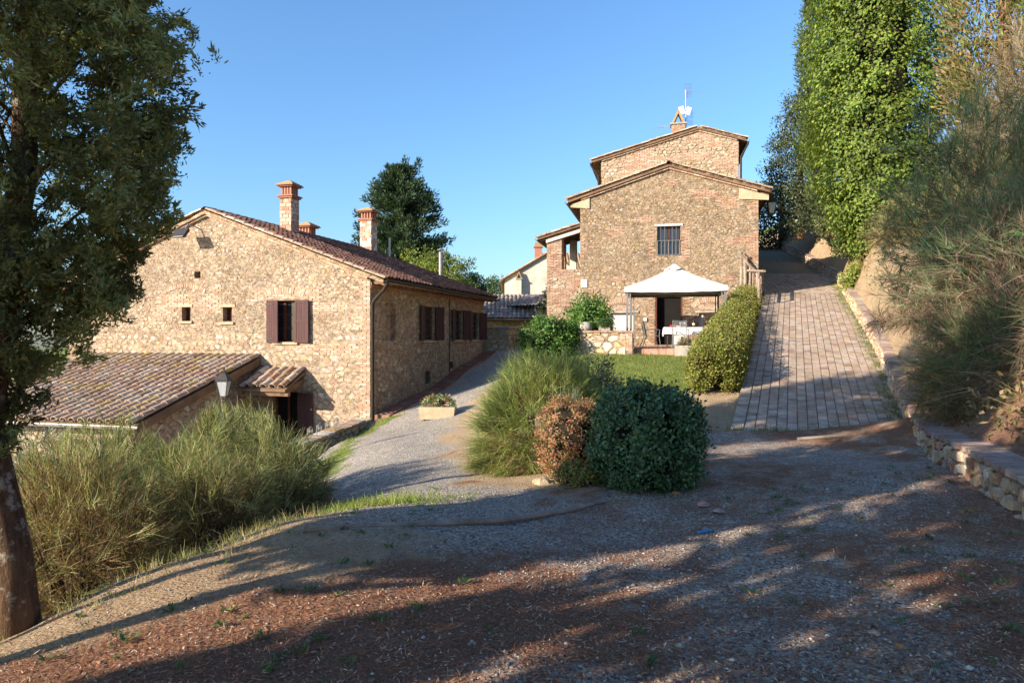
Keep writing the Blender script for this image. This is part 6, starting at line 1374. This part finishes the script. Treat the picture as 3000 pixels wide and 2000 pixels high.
x, y = inframe(85000, 2.6, 8.5, 1.5); g, gr, li = zones(x, y); ok = (rng.random(len(x)) < .22+.75*li) & (x > -3.2) & (x < wall_x(y)-.02); x, y = x[ok], y[ok]; n = len(x)
P = np.stack([x, y, ground(x, y)+.004+.008*rng.random(n)], 1); D = rdir(n)*np.array([1, 1, .22]); f = Fol()
f.leaves(P, D, np.array([0, 0, 1.])+rdir(n)*.5, rng.uniform(.015, .06, n), rng.uniform(.004, .009, n), pcol(n, [(3, (.40, .19, .11)), (2, (.27, .14, .085)), (1.3, (.48, .31, .19)), (.6, (.58, .48, .35))], .25))
props(f.build('needle_litter', m_twig), 'rust brown fallen cypress litter over the shaded ground', 'litter', kind='stuff')
# dry grass along the bank crest and path
def grass(name, label, x, y, hmin, hmax, wd, pal, cat='grass', spread=.35, segs=2):
    n = len(x); P = np.stack([x, y, ground(x, y)-.005], 1); D = np.array([0, 0, 1.])+rng.normal(size=(n, 3))*spread; f = Fol()
    f.ribbons(P, D, rng.uniform(hmin, hmax, n), wd*rng.uniform(.7, 1.3, n), rng.normal(size=(n, 3))*.25+np.array([0, 0, -.1]), pcol(n, pal, .2), segs)
    return props(f.build(name, m_leaf), label, cat, kind='stuff')
bx_ = np.array([-3.3, -2.97, -2.46, -2.24, -1.9]); by_ = np.array([4.3, 5.3, 5.8, 6.4, 6.8])
tt = 0; k = rng.integers(0, 90, 1300); kt = rng.random(90); kc = np.stack([np.interp(kt, np.linspace(0, 1, 5), bx_), np.interp(kt, np.linspace(0, 1, 5), by_)], 1)+rng.normal(size=(90, 2))*np.array([.26, .26])
q = kc[k]+rng.normal(size=(1300, 2))*.035
grass('dry_grass', 'pale dry grass tufts along the crest of the left bank', q[:, 0], q[:, 1], .03, .13, .005, [(3, (.50, .43, .24)), (2, (.30, .30, .11)), (1, (.16, .22, .06))])
x = rng.uniform(.5, 8, 40000); y = rng.uniform(13.5, 23.2, 40000); gr = zones(x, y)[1]; ok = rng.random(len(x)) < gr; ok &= x < ramp_left(y)-.2
grass('lawn_grass', 'short green lawn grass before the patio', x[ok], y[ok], .03, .075, .012, [(3, (.13, .19, .035)), (2, (.18, .22, .05)), (1, (.27, .24, .09))], segs=1, spread=.5)
x = rng.uniform(-4.5, 1.5, 36000); y = rng.uniform(6.6, 20, 36000); x = np.concatenate([x, -1.75+.75*rng.normal(size=3500)*.7]); y = np.concatenate([y, 7.55+.3*rng.normal(size=3500)]); gr = zones(x, y)[1]; ok = (rng.random(len(x)) < gr*.9) | (np.arange(len(x)) >= 36000)
grass('path_grass', 'bright grass strip along the left side of the gravel path', x[ok], y[ok], .03, .10, .009, [(3, (.17, .26, .04)), (2, (.22, .28, .06)), (1, (.32, .29, .12))], segs=1, spread=.55)
y = np.concatenate([12.6+18*rng.random(500)**1.2, 12.5+.1*rng.random(120)]); k = rng.integers(0, len(y), 5200); xx = np.where(np.arange(len(y)) < 500, wall_x(y)-.08-.25*rng.random(len(y))**2, ramp_left(y)+3.3*rng.random(len(y)))
x = xx[k]+rng.normal(size=5200)*.03; y = y[k]+rng.normal(size=5200)*.05; ok = x < wall_x(y)-.02; x, y = x[ok], y[ok]; n = len(x); f = Fol()
f.ribbons(np.stack([x, y, ramp_z(x, y)+.004], 1), np.array([0, 0, 1.])+rng.normal(size=(n, 3))*.6, rng.uniform(.03, .12, n), rng.uniform(.006, .014, n), rng.normal(size=(n, 3))*.3, pcol(n, [(2, (.17, .21, .06)), (1, (.30, .26, .11)), (1, (.12, .16, .05))], .25), 1)
props(f.build('ramp_weeds', m_leaf), 'weeds growing along the right edge of the paved ramp', 'weeds', kind='stuff')
# undergrowth on the right bank
x = rng.uniform(4, 19, 32000); y = rng.uniform(6, 34, 32000); d_ = x-wall_x(y); cl = vnoise(x, y, .8, 31)+.6*vnoise(x, y, 2.5, 32); ok = (d_ > .5) & (d_ < 9) & (cl > np.where((y > 15) & (y < 22) & (d_ < 1.6), .3, -.18)); x, y = x[ok], y[ok]; n = len(x)
P = np.stack([x, y, ground(x, y)+.02], 1); f = Fol(); cc = np.where((vnoise(x, y, .5, 33) > 0)[:, None], pcol(n, [(2, (.09, .13, .035)), (1, (.14, .17, .05))], .25), pcol(n, [(2, (.30, .22, .11)), (1, (.20, .17, .07))], .25))
f.ribbons(P, np.array([-.3, 0, 1.])+rng.normal(size=(n, 3))*.5, rng.uniform(.15, .55, n), rng.uniform(.012, .03, n), rng.normal(size=(n, 3))*.3+np.array([-.1, 0, -.35]), cc, 2)
f.leaves(np.repeat(P, 3, 0)+rng.normal(size=(3*n, 3))*.18, rdir(3*n)+np.array([0, 0, .5]), rdir(3*n)+np.array([-.4, -.3, .6]), rng.uniform(.05, .12, 3*n), rng.uniform(.03, .07, 3*n), np.repeat(cc, 3, 0)*rng.uniform(.7, 1.2, (3*n, 1)))
props(f.build('bank_undergrowth', m_leaf), 'dry grass and low creepers covering the right bank', 'undergrowth', kind='stuff')
# weeds: rosettes on the shaded forecourt
n = 210; x, y = inframe(n*3, 2.8, 8.5, 1.1); ok = (x < wall_x(y)-.15) & (x > -2.9) & (rng.random(len(x)) < np.where(np.abs(x-.8) < 1.3, .12, .8)); x, y = x[ok][:n], y[ok][:n]; n = len(x)
per = 11; ci = np.repeat(np.arange(n), per); m = len(ci); th = rng.random(m)*6.28; sz = rng.uniform(.02, .055, n)[ci]
P = np.stack([x[ci]+rng.normal(size=m)*.02, y[ci]+rng.normal(size=m)*.02, 0*th], 1); P[:, 2] = ground(P[:, 0], P[:, 1])+.005; f = Fol()
f.leaves(P, np.stack([np.cos(th), np.sin(th), rng.uniform(.15, 1.0, m)], 1), np.array([0, 0, 1.])+rdir(m)*.3, sz*rng.uniform(.7, 1.4, m), sz*.36, pcol(m, [(3, (.10, .17, .05)), (2, (.07, .13, .045)), (1, (.16, .22, .06))], .2))
props(f.build('weeds', m_leaf), 'small green weed rosettes dotting the shaded ground', 'weeds', kind='stuff')
